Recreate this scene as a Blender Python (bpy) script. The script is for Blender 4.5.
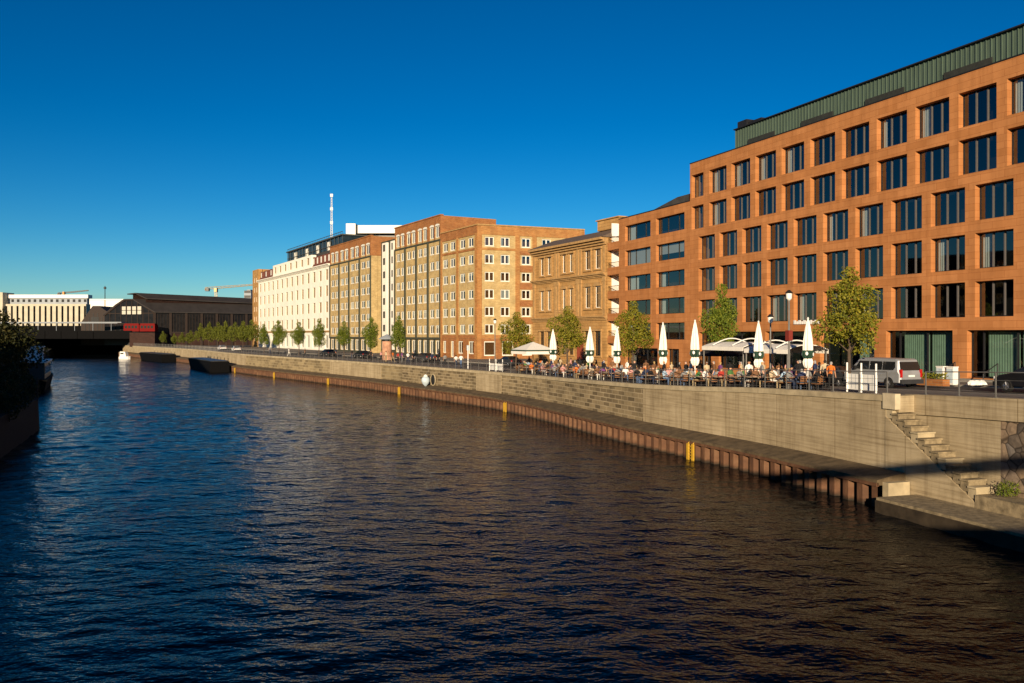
import bpy, math, random
from mathutils import Vector, Matrix, noise as mnoise
R = math.radians
rng = random.Random(7)
for _o in list(bpy.data.objects): bpy.data.objects.remove(_o)
SC = bpy.context.scene
COL = SC.collection
# ------------------------------------------------------------------ camera, light, exposure
FPX, HZ, CAMZ = 853.0, 335.0, 8.0
cam = bpy.data.objects.new('camera', bpy.data.cameras.new('camera')); COL.objects.link(cam)
cam.location = (0, 0, CAMZ); cam.rotation_euler = (R(90), 0, 0)
cam.data.sensor_fit = 'HORIZONTAL'; cam.data.sensor_width = 36.0; cam.data.lens = FPX*36.0/1024
cam.data.shift_y = -(341.5-HZ)/1024.0
cam.data.clip_start = 0.2; cam.data.clip_end = 9000
SC.camera = cam
SUN = Vector((-0.16, -0.985, 0)).normalized(); SUN_EL = R(12.4)
SUN = Vector((SUN.x*math.cos(SUN_EL), SUN.y*math.cos(SUN_EL), math.sin(SUN_EL)))
world = bpy.data.worlds.new('World'); SC.world = world; world.use_nodes = True
wn = world.node_tree.nodes; wl = world.node_tree.links
sky = wn.new('ShaderNodeTexSky'); sky.sky_type = 'NISHITA'; sky.sun_disc = False
sky.sun_elevation = SUN_EL; sky.sun_rotation = math.atan2(SUN.x, SUN.y)
sky.altitude = 1000; sky.air_density = 1.0; sky.dust_density = 0.0; sky.ozone_density = 4.0
hsv = wn.new('ShaderNodeHueSaturation'); hsv.inputs['Saturation'].default_value = 1.32
hsv.inputs['Hue'].default_value = 0.490
gam = wn.new('ShaderNodeGamma'); gam.inputs['Gamma'].default_value = 1.32
bg = wn['Background']; bg.inputs['Strength'].default_value = 0.036
wl.new(sky.outputs[0], hsv.inputs['Color']); wl.new(hsv.outputs[0], gam.inputs['Color'])
wl.new(gam.outputs[0], bg.inputs['Color'])
sl = bpy.data.lights.new('sun', 'SUN'); sl.energy = 5.0; sl.angle = R(0.5); sl.color = (1.0, 0.80, 0.55)
so = bpy.data.objects.new('sun', sl); COL.objects.link(so); so.location = (-20, -60, 60)
so.rotation_euler = SUN.to_track_quat('Z', 'Y').to_euler()
SC.view_settings.view_transform = 'Standard'; SC.view_settings.look = 'None'
SC.view_settings.exposure = 0.5; SC.view_settings.gamma = 1.0
SC.cycles.max_bounces = 6; SC.cycles.transparent_max_bounces = 8
SC.cycles.caustics_reflective = False; SC.cycles.caustics_refractive = False

# ------------------------------------------------------------------ helpers
def tag(o, label=None, cat=None, group=None, kind=None):
    if label: o['label'] = label
    if cat: o['category'] = cat
    if group: o['group'] = group
    if kind: o['kind'] = kind
    return o
def empty(name, loc, label, cat, group=None, rz=0.0):
    o = bpy.data.objects.new(name, None); COL.objects.link(o)
    o.location = loc; o.rotation_euler = (0, 0, rz); o.empty_display_size = 0.3
    return tag(o, label, cat, group)
def link(name, me, parent=None, loc=(0,0,0), rz=0.0):
    o = bpy.data.objects.new(name, me); COL.objects.link(o)
    o.location = loc; o.rotation_euler = (0, 0, rz)
    if parent is not None: o.parent = parent
    return o
def copy_tree(src, loc, rz, parent=None, label=None, scale=None):
    c = src.copy(); COL.objects.link(c)
    if parent is None:
        c.location = loc; c.rotation_euler = (0, 0, rz)
        if scale is not None: c.scale = scale
        if label: c['label'] = label
    else: c.parent = parent
    for ch in list(src.children): copy_tree(ch, None, 0, c)
    return c
class MB:
    def __init__(s): s.v=[]; s.f=[]; s.m=[]; s.uv=None
    def add(s, vs, fs, m=0):
        b=len(s.v); s.v+= [tuple(p) for p in vs]
        for f in fs: s.f.append(tuple(b+i for i in f)); s.m.append(m)
    def quad(s, a, b, c, d, m=0): s.add([a,b,c,d], [(0,1,2,3)], m)
    def box(s, x0,x1,y0,y1,z0,z1, m=0):
        s.add([(x0,y0,z0),(x1,y0,z0),(x1,y1,z0),(x0,y1,z0),(x0,y0,z1),(x1,y0,z1),(x1,y1,z1),(x0,y1,z1)],
              [(0,3,2,1),(4,5,6,7),(0,1,5,4),(1,2,6,5),(2,3,7,6),(3,0,4,7)], m); return s
    def tube(s, p, q, r0, r1=None, n=8, m=0, cap=True):
        p=Vector(p); q=Vector(q); r1 = r0 if r1 is None else r1
        d=(q-p).normalized(); a=d.orthogonal().normalized(); b=d.cross(a)
        vs=[]
        for (c,r) in ((p,r0),(q,r1)):
            for i in range(n):
                t=2*math.pi*i/n; vs.append(c+a*math.cos(t)*r+b*math.sin(t)*r)
        fs=[(i,(i+1)%n,n+(i+1)%n,n+i) for i in range(n)]
        if cap: fs+= [tuple(range(n-1,-1,-1)), tuple(range(n,2*n))]
        s.add(vs,fs,m); return s
    def path(s, pts, r, n=6, m=0):
        for a,b in zip(pts,pts[1:]): s.tube(a,b,r,r,n,m)
        return s
    def lathe(s, prof, n=16, m=0, c=(0,0,0), wob=None):
        vs=[]; fs=[]
        for k,(r,z) in enumerate(prof):
            for i in range(n):
                t=2*math.pi*i/n; rr = r*(wob(i,k) if wob else 1)
                vs.append((c[0]+rr*math.cos(t), c[1]+rr*math.sin(t), c[2]+z))
        for k in range(len(prof)-1):
            for i in range(n): fs.append((k*n+i, k*n+(i+1)%n, (k+1)*n+(i+1)%n, (k+1)*n+i))
        fs.append(tuple(range(n-1,-1,-1))); fs.append(tuple(range((len(prof)-1)*n, len(prof)*n)))
        s.add(vs,fs,m); return s
    def prism(s, poly, y0, y1, m=0):   # poly in x,z extruded along y
        n=len(poly)
        s.add([(x,y0,z) for x,z in poly]+[(x,y1,z) for x,z in poly],
              [(i,(i+1)%n,n+(i+1)%n,n+i) for i in range(n)]+[tuple(range(n-1,-1,-1)),tuple(range(n,2*n))], m); return s
    def mesh(s, name, mats):
        me=bpy.data.meshes.new(name); me.from_pydata(s.v, [], s.f)
        for m in (mats if isinstance(mats,(list,tuple)) else [mats]): me.materials.append(m)
        me.polygons.foreach_set('material_index', s.m)
        if s.uv:
            ul=me.uv_layers.new(name='run')
            for li,lp in enumerate(me.loops): ul.data[li].uv = s.uv[lp.vertex_index]
        me.update(); return me
    def build(s, name, mats, parent=None, loc=(0,0,0), rz=0.0, smooth=False):
        me=s.mesh(name,mats)
        if smooth: me.polygons.foreach_set('use_smooth',[True]*len(me.polygons))
        return link(name, me, parent, loc, rz)
def rel(root, p): return (p[0]-root.location.x, p[1]-root.location.y, p[2]-root.location.z)

# ------------------------------------------------------------------ materials
def newmat(name):
    m=bpy.data.materials.new(name); m.use_nodes=True
    return m, m.node_tree.nodes, m.node_tree.links, m.node_tree.nodes['Principled BSDF']
def ramp(n, l, src, stops):
    r=n.new('ShaderNodeValToRGB'); l.new(src, r.inputs[0])
    e=r.color_ramp.elements
    while len(e)>len(stops): e.remove(e[-1])
    while len(e)<len(stops): e.new(0.5)
    for el,(p,c) in zip(e,stops): el.position=p; el.color=(c[0],c[1],c[2],1)
    return r
def coords(n, l, kind='Object', scale=(1,1,1)):
    t=n.new('ShaderNodeTexCoord'); mp=n.new('ShaderNodeMapping'); mp.inputs['Scale'].default_value=scale
    l.new(t.outputs[kind], mp.inputs[0]); return mp.outputs[0]
def noi(n, l, vec, scale, detail=4, rough=.6):
    t=n.new('ShaderNodeTexNoise'); t.inputs['Scale'].default_value=scale; t.inputs['Detail'].default_value=detail
    t.inputs['Roughness'].default_value=rough; l.new(vec,t.inputs['Vector']); return t
def mixc(n, l, fac, a, b, mode='MIX'):
    x=n.new('ShaderNodeMix'); x.data_type='RGBA'; x.blend_type=mode
    for s_,i in ((fac,0),(a,6),(b,7)):
        if hasattr(s_,'links') or hasattr(s_,'is_linked'): l.new(s_, x.inputs[i])
        elif i==0: x.inputs[0].default_value=s_
        else: x.inputs[i].default_value=(s_[0],s_[1],s_[2],1)
    return x.outputs[2]
def plain(name, c, rough=.7, var=.25, scale=3.0, metal=0, bump=0, kind='Object', stretch=(1,1,1), spec=.3):
    m,n,l,p=newmat(name)
    v=coords(n,l,kind,stretch); t=noi(n,l,v,scale)
    lo=[x*(1-var) for x in c]; hi=[min(1,x*(1+var)) for x in c]
    r=ramp(n,l,t.outputs[0],[(.3,lo),(.7,hi)]); l.new(r.outputs[0],p.inputs['Base Color'])
    p.inputs['Roughness'].default_value=rough; p.inputs['Metallic'].default_value=metal
    p.inputs['Specular IOR Level'].default_value=spec
    if bump:
        b=n.new('ShaderNodeBump'); b.inputs['Strength'].default_value=bump; b.inputs['Distance'].default_value=.05
        l.new(t.outputs[0],b.inputs['Height']); l.new(b.outputs[0],p.inputs['Normal'])
    return m
def xz(n,l,kind='Object'):
    t=n.new('ShaderNodeTexCoord'); s=n.new('ShaderNodeSeparateXYZ'); c=n.new('ShaderNodeCombineXYZ')
    l.new(t.outputs[kind],s.inputs[0])
    if kind=='UV': l.new(s.outputs[0],c.inputs[0]); l.new(s.outputs[1],c.inputs[1])
    else:
        a=n.new('ShaderNodeMath'); a.operation='ADD'; l.new(s.outputs[0],a.inputs[0]); l.new(s.outputs[1],a.inputs[1])
        l.new(a.outputs[0],c.inputs[0]); l.new(s.outputs[2],c.inputs[1])
    return c.outputs[0]
def brick(name, c1, c2, cm, w, h, mortar=.01, kind='Object', rough=.85, bump=.4, var=.35, vscale=.6, offset=.5, bias=0.0):
    m,n,l,p=newmat(name); v=xz(n,l,kind)
    b=n.new('ShaderNodeTexBrick'); l.new(v,b.inputs['Vector'])
    b.inputs['Color1'].default_value=(*c1,1); b.inputs['Color2'].default_value=(*c2,1); b.inputs['Mortar'].default_value=(*cm,1)
    b.inputs['Scale'].default_value=1.0; b.inputs['Brick Width'].default_value=w; b.inputs['Row Height'].default_value=h
    b.inputs['Mortar Size'].default_value=mortar; b.inputs['Bias'].default_value=bias; b.offset=offset
    t=noi(n,l,v,vscale,5); r=ramp(n,l,t.outputs[0],[(.25,(1-var,)*3),(.75,(1+var*.5,)*3)])
    o=mixc(n,l,1.0,b.outputs['Color'],r.outputs[0],'MULTIPLY'); l.new(o,p.inputs['Base Color'])
    p.inputs['Roughness'].default_value=rough; p.inputs['Specular IOR Level'].default_value=.25
    bp=n.new('ShaderNodeBump'); bp.inputs['Strength'].default_value=bump; bp.inputs['Distance'].default_value=.02
    inv=n.new('ShaderNodeMath'); inv.operation='SUBTRACT'; inv.inputs[0].default_value=1; l.new(b.outputs['Fac'],inv.inputs[1])
    l.new(inv.outputs[0],bp.inputs['Height']); l.new(bp.outputs[0],p.inputs['Normal'])
    return m
def glass(name, tint=(.50,.55,.57), refl=.17):
    m,n,l,p=newmat(name); n.remove(p)
    tr=n.new('ShaderNodeBsdfTransparent'); tr.inputs[0].default_value=(*tint,1)
    gl=n.new('ShaderNodeBsdfGlossy'); gl.inputs['Roughness'].default_value=.02
    nn=noi(n,l,coords(n,l,'Object'),.35,1); bp=n.new('ShaderNodeBump'); bp.inputs['Strength'].default_value=.05; bp.inputs['Distance'].default_value=.05
    l.new(nn.outputs[0],bp.inputs['Height']); l.new(bp.outputs[0],gl.inputs['Normal'])
    fr=n.new('ShaderNodeFresnel'); fr.inputs[0].default_value=1.5
    mp=n.new('ShaderNodeMapRange'); mp.inputs[1].default_value=.04; mp.inputs[2].default_value=1
    mp.inputs[3].default_value=refl; mp.inputs[4].default_value=1; l.new(fr.outputs[0],mp.inputs[0])
    ge=n.new('ShaderNodeNewGeometry'); bk=n.new('ShaderNodeMath'); bk.operation='SUBTRACT'; bk.inputs[0].default_value=1; l.new(ge.outputs['Backfacing'],bk.inputs[1])
    fm=n.new('ShaderNodeMath'); fm.operation='MULTIPLY'; l.new(mp.outputs[0],fm.inputs[0]); l.new(bk.outputs[0],fm.inputs[1])
    mx=n.new('ShaderNodeMixShader'); l.new(fm.outputs[0],mx.inputs[0]); l.new(tr.outputs[0],mx.inputs[1]); l.new(gl.outputs[0],mx.inputs[2])
    l.new(mx.outputs[0], n['Material Output'].inputs[0]); return m
M={}
M['glass']=glass('window_glass'); M['glass_green']=glass('green_shop_glass',(.60,.74,.68),.07)
M['room']=plain('dark_room',(.012,.011,.010),.9,.3)
M['steel_dark']=plain('dark_metal',(.022,.022,.024),.5,.2,metal=.3)
M['alu']=plain('grey_mullion',(.11,.10,.095),.5,.1)
M['curtain']=plain('curtain_cloth',(.62,.62,.56),.9,.15,4,stretch=(6,6,.2))
M['rail_dark']=plain('dark_canopy_edge',(.10,.10,.095),.7,.1)
M['white']=plain('white_paint',(.78,.77,.73),.6,.08,1.5)
M['frame_white']=plain('white_window_frame',(.74,.72,.64),.55,.08)
M['shade']=plain('roller_shade',(.75,.74,.68),.9,.05)
def terracotta():
    m,n,l,p=newmat('terracotta_facade'); v=xz(n,l)
    b=n.new('ShaderNodeTexBrick'); l.new(v,b.inputs['Vector']); b.inputs['Scale'].default_value=1
    b.inputs['Color1'].default_value=(.52,.225,.082,1); b.inputs['Color2'].default_value=(.45,.185,.062,1); b.inputs['Mortar'].default_value=(.25,.075,.02,1)
    b.inputs['Brick Width'].default_value=1.89; b.inputs['Row Height'].default_value=.5; b.inputs['Mortar Size'].default_value=.008
    t=noi(n,l,v,.5,6,.65); r=ramp(n,l,t.outputs[0],[(.25,(.80,.78,.76)),(.75,(1.12,1.1,1.08))])
    t2=noi(n,l,coords(n,l,'Object',(1.5,1.5,.12)),1.0,4); r2=ramp(n,l,t2.outputs[0],[(.3,(.82,.80,.77)),(.58,(1,1,1))])
    o=mixc(n,l,1,b.outputs[0],r.outputs[0],'MULTIPLY'); o=mixc(n,l,1,o,r2.outputs[0],'MULTIPLY')
    l.new(o,p.inputs['Base Color']); p.inputs['Roughness'].default_value=.8; p.inputs['Specular IOR Level'].default_value=.2; return m
M['terra']=terracotta()
M['green_metal']=plain('green_copper_cladding',(.085,.125,.095),.55,.18,2,metal=.15,stretch=(3,3,.3))
M['dark_band']=plain('dark_louvre',(.03,.032,.028),.7,.2)
M['roof']=plain('dark_roof_felt',(.05,.047,.045),.85,.25,1)
M['slate']=plain('slate_roof',(.13,.095,.07),.75,.25,2)
M['ybrick']=brick('yellow_brick',(.55,.40,.17),(.46,.31,.12),(.48,.39,.25),.5,.16,.012,bias=-.1)
M['rbrick']=brick('rust_red_brick',(.40,.165,.048),(.30,.105,.03),(.30,.19,.11),.5,.16,.012)
M['obrick']=brick('orange_brick',(.48,.235,.07),(.38,.155,.042),(.32,.2,.11),.5,.16,.012)
M['stone_tan']=brick('tan_sandstone',(.50,.29,.105),(.43,.235,.078),(.24,.13,.045),1.4,.42,.02,vscale=.4)
M['stone_trim']=plain('sandstone_trim',(.40,.24,.095),.85,.22,2)
M['cream']=plain('cream_render',(.82,.79,.69),.85,.10,.5,stretch=(1,1,.3))
M['pipe']=plain('dark_green_pier',(.055,.058,.04),.7,.2)
M['mansard']=plain('red_brown_mansard',(.15,.055,.04),.8,.25,2)
M['lattice']=plain('lattice_steel',(.06,.068,.07),.6,.2)
M['wet']=plain('wet_dark_stone',(.045,.034,.022),.6,.4,1.5,bump=.3)
M['step']=plain('worn_step_stone',(.23,.182,.11),.9,.45,3,bump=.5)
M['sign_red']=plain('dark_red_sign',(.20,.03,.02),.6,.15)
M['glassroof']=plain('glazed_pavilion',(.015,.022,.025),.25,.3,.8,spec=.6)
M['whitewall']=plain('bright_white_wall',(.82,.80,.74),.7,.05)
def concrete():
    m,n,l,p=newmat('board_marked_concrete'); v=xz(n,l,'UV')
    t=noi(n,l,v,.35,6,.65)
    mp=n.new('ShaderNodeMapping'); mp.inputs['Scale'].default_value=(.12,5.0,1); l.new(v,mp.inputs[0]); t2=noi(n,l,mp.outputs[0],1.6,5,.7)
    mp3=n.new('ShaderNodeMapping'); mp3.inputs['Scale'].default_value=(1.6,.10,1); l.new(v,mp3.inputs[0]); t3=noi(n,l,mp3.outputs[0],1.2,5,.7)
    r=ramp(n,l,t.outputs[0],[(.25,(.27,.215,.135)),(.5,(.39,.318,.205)),(.75,(.48,.40,.27))])
    r2=ramp(n,l,t2.outputs[0],[(.3,(.60,.56,.50)),(.55,(1.05,1.04,1.02))])
    r3=ramp(n,l,t3.outputs[0],[(.32,(.42,.38,.33)),(.52,(1,1,1))])
    o=mixc(n,l,.85,r.outputs[0],r2.outputs[0],'MULTIPLY'); o=mixc(n,l,.45,o,r3.outputs[0],'MULTIPLY')
    # grime under the coping and mildew near the foot, by height
    s=n.new('ShaderNodeSeparateXYZ'); l.new(v,s.inputs[0])
    b=n.new('ShaderNodeTexBrick'); l.new(v,b.inputs['Vector']); b.inputs['Scale'].default_value=1; b.offset=0
    for k in ('Color1','Color2'): b.inputs[k].default_value=(1,1,1,1)
    b.inputs['Mortar'].default_value=(.55,.52,.46,1); b.inputs['Brick Width'].default_value=5.0; b.inputs['Row Height'].default_value=30; b.inputs['Mortar Size'].default_value=.025
    o=mixc(n,l,1,o,b.outputs[0],'MULTIPLY'); l.new(o,p.inputs['Base Color'])
    p.inputs['Roughness'].default_value=.9; p.inputs['Specular IOR Level'].default_value=.15
    bp=n.new('ShaderNodeBump'); bp.inputs['Strength'].default_value=.35; bp.inputs['Distance'].default_value=.03
    l.new(t2.outputs[0],bp.inputs['Height']); l.new(bp.outputs[0],p.inputs['Normal']); return m
M['concrete']=concrete()
M['ashlar']=brick('quay_ashlar',(.33,.255,.145),(.13,.098,.055),(.40,.32,.20),1.15,.36,.045,kind='UV',bump=.9,var=.45,vscale=.5)
M['ashlar_far']=brick('quay_ashlar_far',(.36,.28,.155),(.19,.145,.08),(.38,.31,.19),1.4,.45,.04,kind='UV',bump=.6,var=.35,vscale=.3)
def rubble():
    m,n,l,p=newmat('rubble_stone'); v=xz(n,l,'UV')
    t=n.new('ShaderNodeTexVoronoi'); t.inputs['Scale'].default_value=2.1; l.new(v,t.inputs['Vector'])
    e=n.new('ShaderNodeTexVoronoi'); e.feature='DISTANCE_TO_EDGE'; e.inputs['Scale'].default_value=2.1; l.new(v,e.inputs['Vector'])
    s=n.new('ShaderNodeSeparateColor'); l.new(t.outputs['Color'],s.inputs[0])
    r=ramp(n,l,s.outputs[0],[(0,(.06,.05,.042)),(.4,(.13,.10,.075)),(.7,(.26,.18,.11)),(1,(.16,.14,.125))])
    k=ramp(n,l,e.outputs['Distance'],[(.02,(.35,.33,.3)),(.07,(1,1,1))])
    q=noi(n,l,v,5,4); rq=ramp(n,l,q.outputs[0],[(.3,(.7,.7,.7)),(.7,(1.2,1.2,1.2))])
    o=mixc(n,l,1,r.outputs[0],k.outputs[0],'MULTIPLY'); o=mixc(n,l,1,o,rq.outputs[0],'MULTIPLY'); l.new(o,p.inputs['Base Color'])
    p.inputs['Roughness'].default_value=.9
    bp=n.new('ShaderNodeBump'); bp.inputs['Distance'].default_value=.06; l.new(e.outputs['Distance'],bp.inputs['Height']); l.new(bp.outputs[0],p.inputs['Normal']); return m
M['rubble']=rubble()
M['coping']=plain('stone_coping',(.40,.33,.21),.85,.25,1.2,bump=.3)
M['pale_stone']=plain('pale_stone_block',(.52,.44,.30),.85,.15,2,bump=.2)
def rust():
    m,n,l,p=newmat('rusty_sheet_pile'); v=xz(n,l,'UV')
    mp=n.new('ShaderNodeMapping'); mp.inputs['Scale'].default_value=(1,.35,1); l.new(v,mp.inputs[0]); t=noi(n,l,mp.outputs[0],2.2,6,.7)
    s=n.new('ShaderNodeSeparateXYZ'); l.new(v,s.inputs[0])
    r=ramp(n,l,t.outputs[0],[(.25,(.05,.024,.013)),(.5,(.115,.050,.022)),(.75,(.20,.11,.055))])
    ad=n.new('ShaderNodeMath'); ad.operation='MULTIPLY_ADD'; ad.inputs[1].default_value=.35; l.new(t.outputs[0],ad.inputs[0]); l.new(s.outputs[1],ad.inputs[2])
    k=ramp(n,l,ad.outputs[0],[(.20,(.16,.2,.13)),(.30,(.5,.5,.42)),(.42,(1,1,1))])   # weed line along the water
    o=mixc(n,l,1,r.outputs[0],k.outputs[0],'MULTIPLY'); l.new(o,p.inputs['Base Color']); p.inputs['Roughness'].default_value=.8; return m
M['rust']=rust()
M['cap']=plain('weathered_capping_beam',(.115,.083,.046),.9,.45,1.5,bump=.4)
M['yellow']=plain('yellow_ladder_paint',(.52,.31,.03),.5,.15)
M['black_steel']=plain('black_hull_paint',(.004,.004,.0045),.8,.3,spec=.08)
M['asphalt']=plain('asphalt',(.05,.047,.045),.9,.2,2,bump=.2)
M['paving']=plain('promenade_paving',(.17,.145,.12),.88,.2,1.2)
M['ground']=plain('city_ground',(.12,.105,.085),.9,.25,.2)
M['kerb']=plain('granite_kerb',(.24,.22,.19),.85,.2,2)
M['paint']=plain('road_marking_paint',(.7,.69,.66),.7,.15,4)
M['rail']=plain('grey_railing_metal',(.17,.165,.155),.5,.2,metal=.3)
M['bark']=plain('tree_bark',(.085,.06,.042),.9,.35,6,bump=.5)
M['bark_dark']=plain('dark_bark',(.05,.038,.028),.9,.35,6,bump=.5)
def leaf(name, cs):
    m,n,l,p=newmat(name)
    oi=n.new('ShaderNodeObjectInfo'); v=coords(n,l,'Object'); t=noi(n,l,v,1.1,3)
    w=n.new('ShaderNodeTexWhiteNoise'); g=n.new('ShaderNodeNewGeometry'); 
    l.new(g.outputs['Random Per Island'], w.inputs['Vector'])
    a=n.new('ShaderNodeMath'); a.operation='MULTIPLY_ADD'; a.inputs[1].default_value=.45; l.new(g.outputs['Random Per Island'],a.inputs[0])
    s=n.new('ShaderNodeMath'); s.operation='MULTIPLY'; s.inputs[1].default_value=.75; l.new(t.outputs[0],s.inputs[0]); l.new(s.outputs[0],a.inputs[2])
    r=ramp(n,l,a.outputs[0],[(.25,cs[0]),(.55,cs[1]),(.85,cs[2])])
    l.new(r.outputs[0],p.inputs['Base Color']); p.inputs['Roughness'].default_value=.6; p.inputs['Specular IOR Level'].default_value=.25
    tl=n.new('ShaderNodeBsdfTranslucent'); l.new(r.outputs[0],tl.inputs[0]); mx=n.new('ShaderNodeMixShader'); mx.inputs[0].default_value=.3
    l.new(p.outputs[0],mx.inputs[1]); l.new(tl.outputs[0],mx.inputs[2]); l.new(mx.outputs[0],n['Material Output'].inputs[0]); return m
M['leaf']=leaf('street_tree_leaves',[(.05,.085,.010),(.12,.17,.016),(.23,.25,.024)])
M['leaf_gold']=leaf('turning_tree_leaves',[(.06,.085,.010),(.17,.18,.016),(.32,.27,.024)])
M['leaf_far']=leaf('far_tree_leaves',[(.05,.068,.009),(.11,.13,.014),(.18,.19,.02)])
M['leaf_dark']=leaf('shaded_bank_leaves',[(.010,.014,.004),(.028,.034,.009),(.07,.06,.012)])  # bank shade is put into these near-black greens
M['canvas']=plain('white_parasol_canvas',(.80,.77,.70),.85,.06,3)
M['canvas_green']=plain('dark_green_canvas',(.018,.05,.032),.85,.15,3)
M['canvas_dark']=plain('black_canvas',(.016,.016,.018),.9,.2)
M['wood']=plain('brown_chair_wood',(.20,.09,.035),.6,.25,8)
M['black']=plain('black_plastic',(.014,.014,.015),.5,.2)
M['rubber']=plain('tyre_rubber',(.012,.012,.012),.85,.2)
M['chrome']=plain('alloy_rim',(.45,.45,.45),.3,.1,metal=.9)
M['red']=plain('red_paint',(.17,.011,.010),.45,.12)
M['red_lens']=plain('red_lens',(.40,.01,.01),.2,.05)
M['clear_lens']=plain('headlight_lens',(.75,.75,.72),.15,.05)
M['orange']=plain('orange_cloth',(.75,.16,.015),.85,.12)
def carpaint(nm,c,metal=.4):
    m,n,l,p=newmat(nm); p.inputs['Base Color'].default_value=(*c,1); p.inputs['Metallic'].default_value=metal; p.inputs['Roughness'].default_value=.32
    t=noi(n,l,coords(n,l),.9,5); r=ramp(n,l,t.outputs[0],[(.3,[x*.8 for x in c]),(.7,c)]); l.new(r.outputs[0],p.inputs['Base Color'])
    q=ramp(n,l,t.outputs[0],[(.3,(.28,)*3),(.7,(.48,)*3)]); l.new(q.outputs[0],p.inputs['Roughness']); return m
M['silver']=carpaint('silver_grey_car_paint',(.42,.44,.46),.45)
M['carblack']=carpaint('black_car_paint',(.012,.012,.014),.2)
M['carwhite']=carpaint('white_car_paint',(.72,.71,.68),0)
M['cargrey']=carpaint('dark_grey_car_paint',(.05,.052,.056),.3)
M['carglass']=plain('tinted_car_glass',(.012,.014,.016),.06,.1,spec=.6)
M['brown_brick']=brick('station_brown_brick',(.05,.022,.016),(.035,.016,.012),(.04,.025,.02),.8,.3,.02)
M['station_glass']=plain('dark_station_glazing',(.010,.010,.011),.35,.5,.6,spec=.25)
M['station_steel']=plain('dark_station_steel',(.028,.018,.014),.7,.2)
M['station_roof']=plain('grey_brown_sheet_roof',(.032,.028,.027),.7,.2,.4,stretch=(1,1,.3))
M['dark_brick']=brick('shaded_bank_brick',(.007,.006,.005),(.005,.004,.004),(.006,.005,.005),.6,.25,.02)  # brick made near black so the embankment reads as shaded
M['pale_roof']=plain('pale_roof_strip',(.11,.10,.095),.7,.15)
M['far_cream']=plain('far_cream_render',(.50,.45,.34),.85,.12,.4)
M['bank_soil']=plain('shaded_bank_soil',(.022,.020,.014),.95,.3,.6)  # soil colour darkened to carry the shade of the left bank
M['train_red']=plain('train_red_paint',(.15,.008,.007),.6,.1,spec=.05)
M['lit_panel']=plain('pale_gable_panel',(.50,.48,.40),.6,.05)
M['crane']=plain('crane_yellow_paint',(.70,.52,.26),.6,.1)
M['crane_orange']=plain('crane_orange_paint',(.62,.27,.08),.6,.1)
M['haze_grey']=plain('grey_blue_tower',(.30,.33,.36),.7,.1,.2)
M['bluewhite']=plain('pale_blue_enamel',(.50,.60,.66),.4,.2,2)
# ------------------------------------------------------------------ quay line (runs from beside the bridge to the far railway bridge)
_CP=[(52,-80),(39,-32),(31.6,-8),(28.9,8),(23.7,24),(18.7,39.2),(15.0,50.5),(9.9,63.5),(.84,89.4),(-10.5,110),(-23.5,132),(-59,185),(-92,244),(-130,300),(-160,346),(-190,392)]
def _catmull():
    out=[]
    for i in range(1,len(_CP)-2):
        p0,p1,p2,p3=[Vector(q) for q in _CP[i-1:i+3]]
        n=max(4,int((p2-p1).length/0.5))
        for k in range(n):
            t=k/n
            out.append(.5*((2*p1)+(p2-p0)*t+(2*p0-5*p1+4*p2-p3)*t*t+(3*p1-p0-3*p2+p3)*t**3))
    return out
_PTS=_catmull(); _S=[0.0]
for a,b in zip(_PTS,_PTS[1:]): _S.append(_S[-1]+(b-a).length)
import bisect
def wall_at(s):
    i=min(max(bisect.bisect(_S,s)-1,0),len(_PTS)-2); t=(s-_S[i])/(_S[i+1]-_S[i])
    p=_PTS[i].lerp(_PTS[i+1],t)
    j0=max(i-4,0); j1=min(i+5,len(_PTS)-1); tg=(_PTS[j1]-_PTS[j0]).normalized()
    return p,tg,Vector((tg.y,-tg.x))
def s_of_z(Z):
    lo,hi=0,_S[-1]
    for _ in range(40):
        m=(lo+hi)/2
        if wall_at(m)[0].y<Z: lo=m
        else: hi=m
    return lo
def s_of_px(px):
    lo,hi=s_of_z(12),_S[-1]-2
    for _ in range(40):
        m=(lo+hi)/2; p=wall_at(m)[0]
        if 512+FPX*p.x/p.y>px: lo=m
        else: hi=m
    return lo
_TZ=[(-80,6.0),(0,6.0),(20,5.75),(33,5.4),(39,5.2),(41.5,5.1),(52,4.8),(57,4.55),(64,4.3),(80,4.0),(92,3.88),(132,3.85),(190,3.95),(420,4.0)]
def top_z(Z):
    for (a,ha),(b,hb) in zip(_TZ,_TZ[1:]):
        if Z<=b: return ha+(hb-ha)*(max(Z,a)-a)/(b-a)
    return _TZ[-1][1]
def gnd(Z): return top_z(Z)-.10
def qp(s,o,z=0.0):
    p,t,nr=wall_at(s); q=p+nr*o; return Vector((q.x,q.y,z))
def gz_s(s): return gnd(wall_at(s)[0].y)
def q_heading(s): t=wall_at(s)[1]; return math.atan2(t.y,t.x)
S_STAIR=s_of_z(41.2)
def srange(s0,s1,step):
    n=max(1,int(math.ceil((s1-s0)/step))); return [s0+(s1-s0)*i/n for i in range(n+1)]
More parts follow.
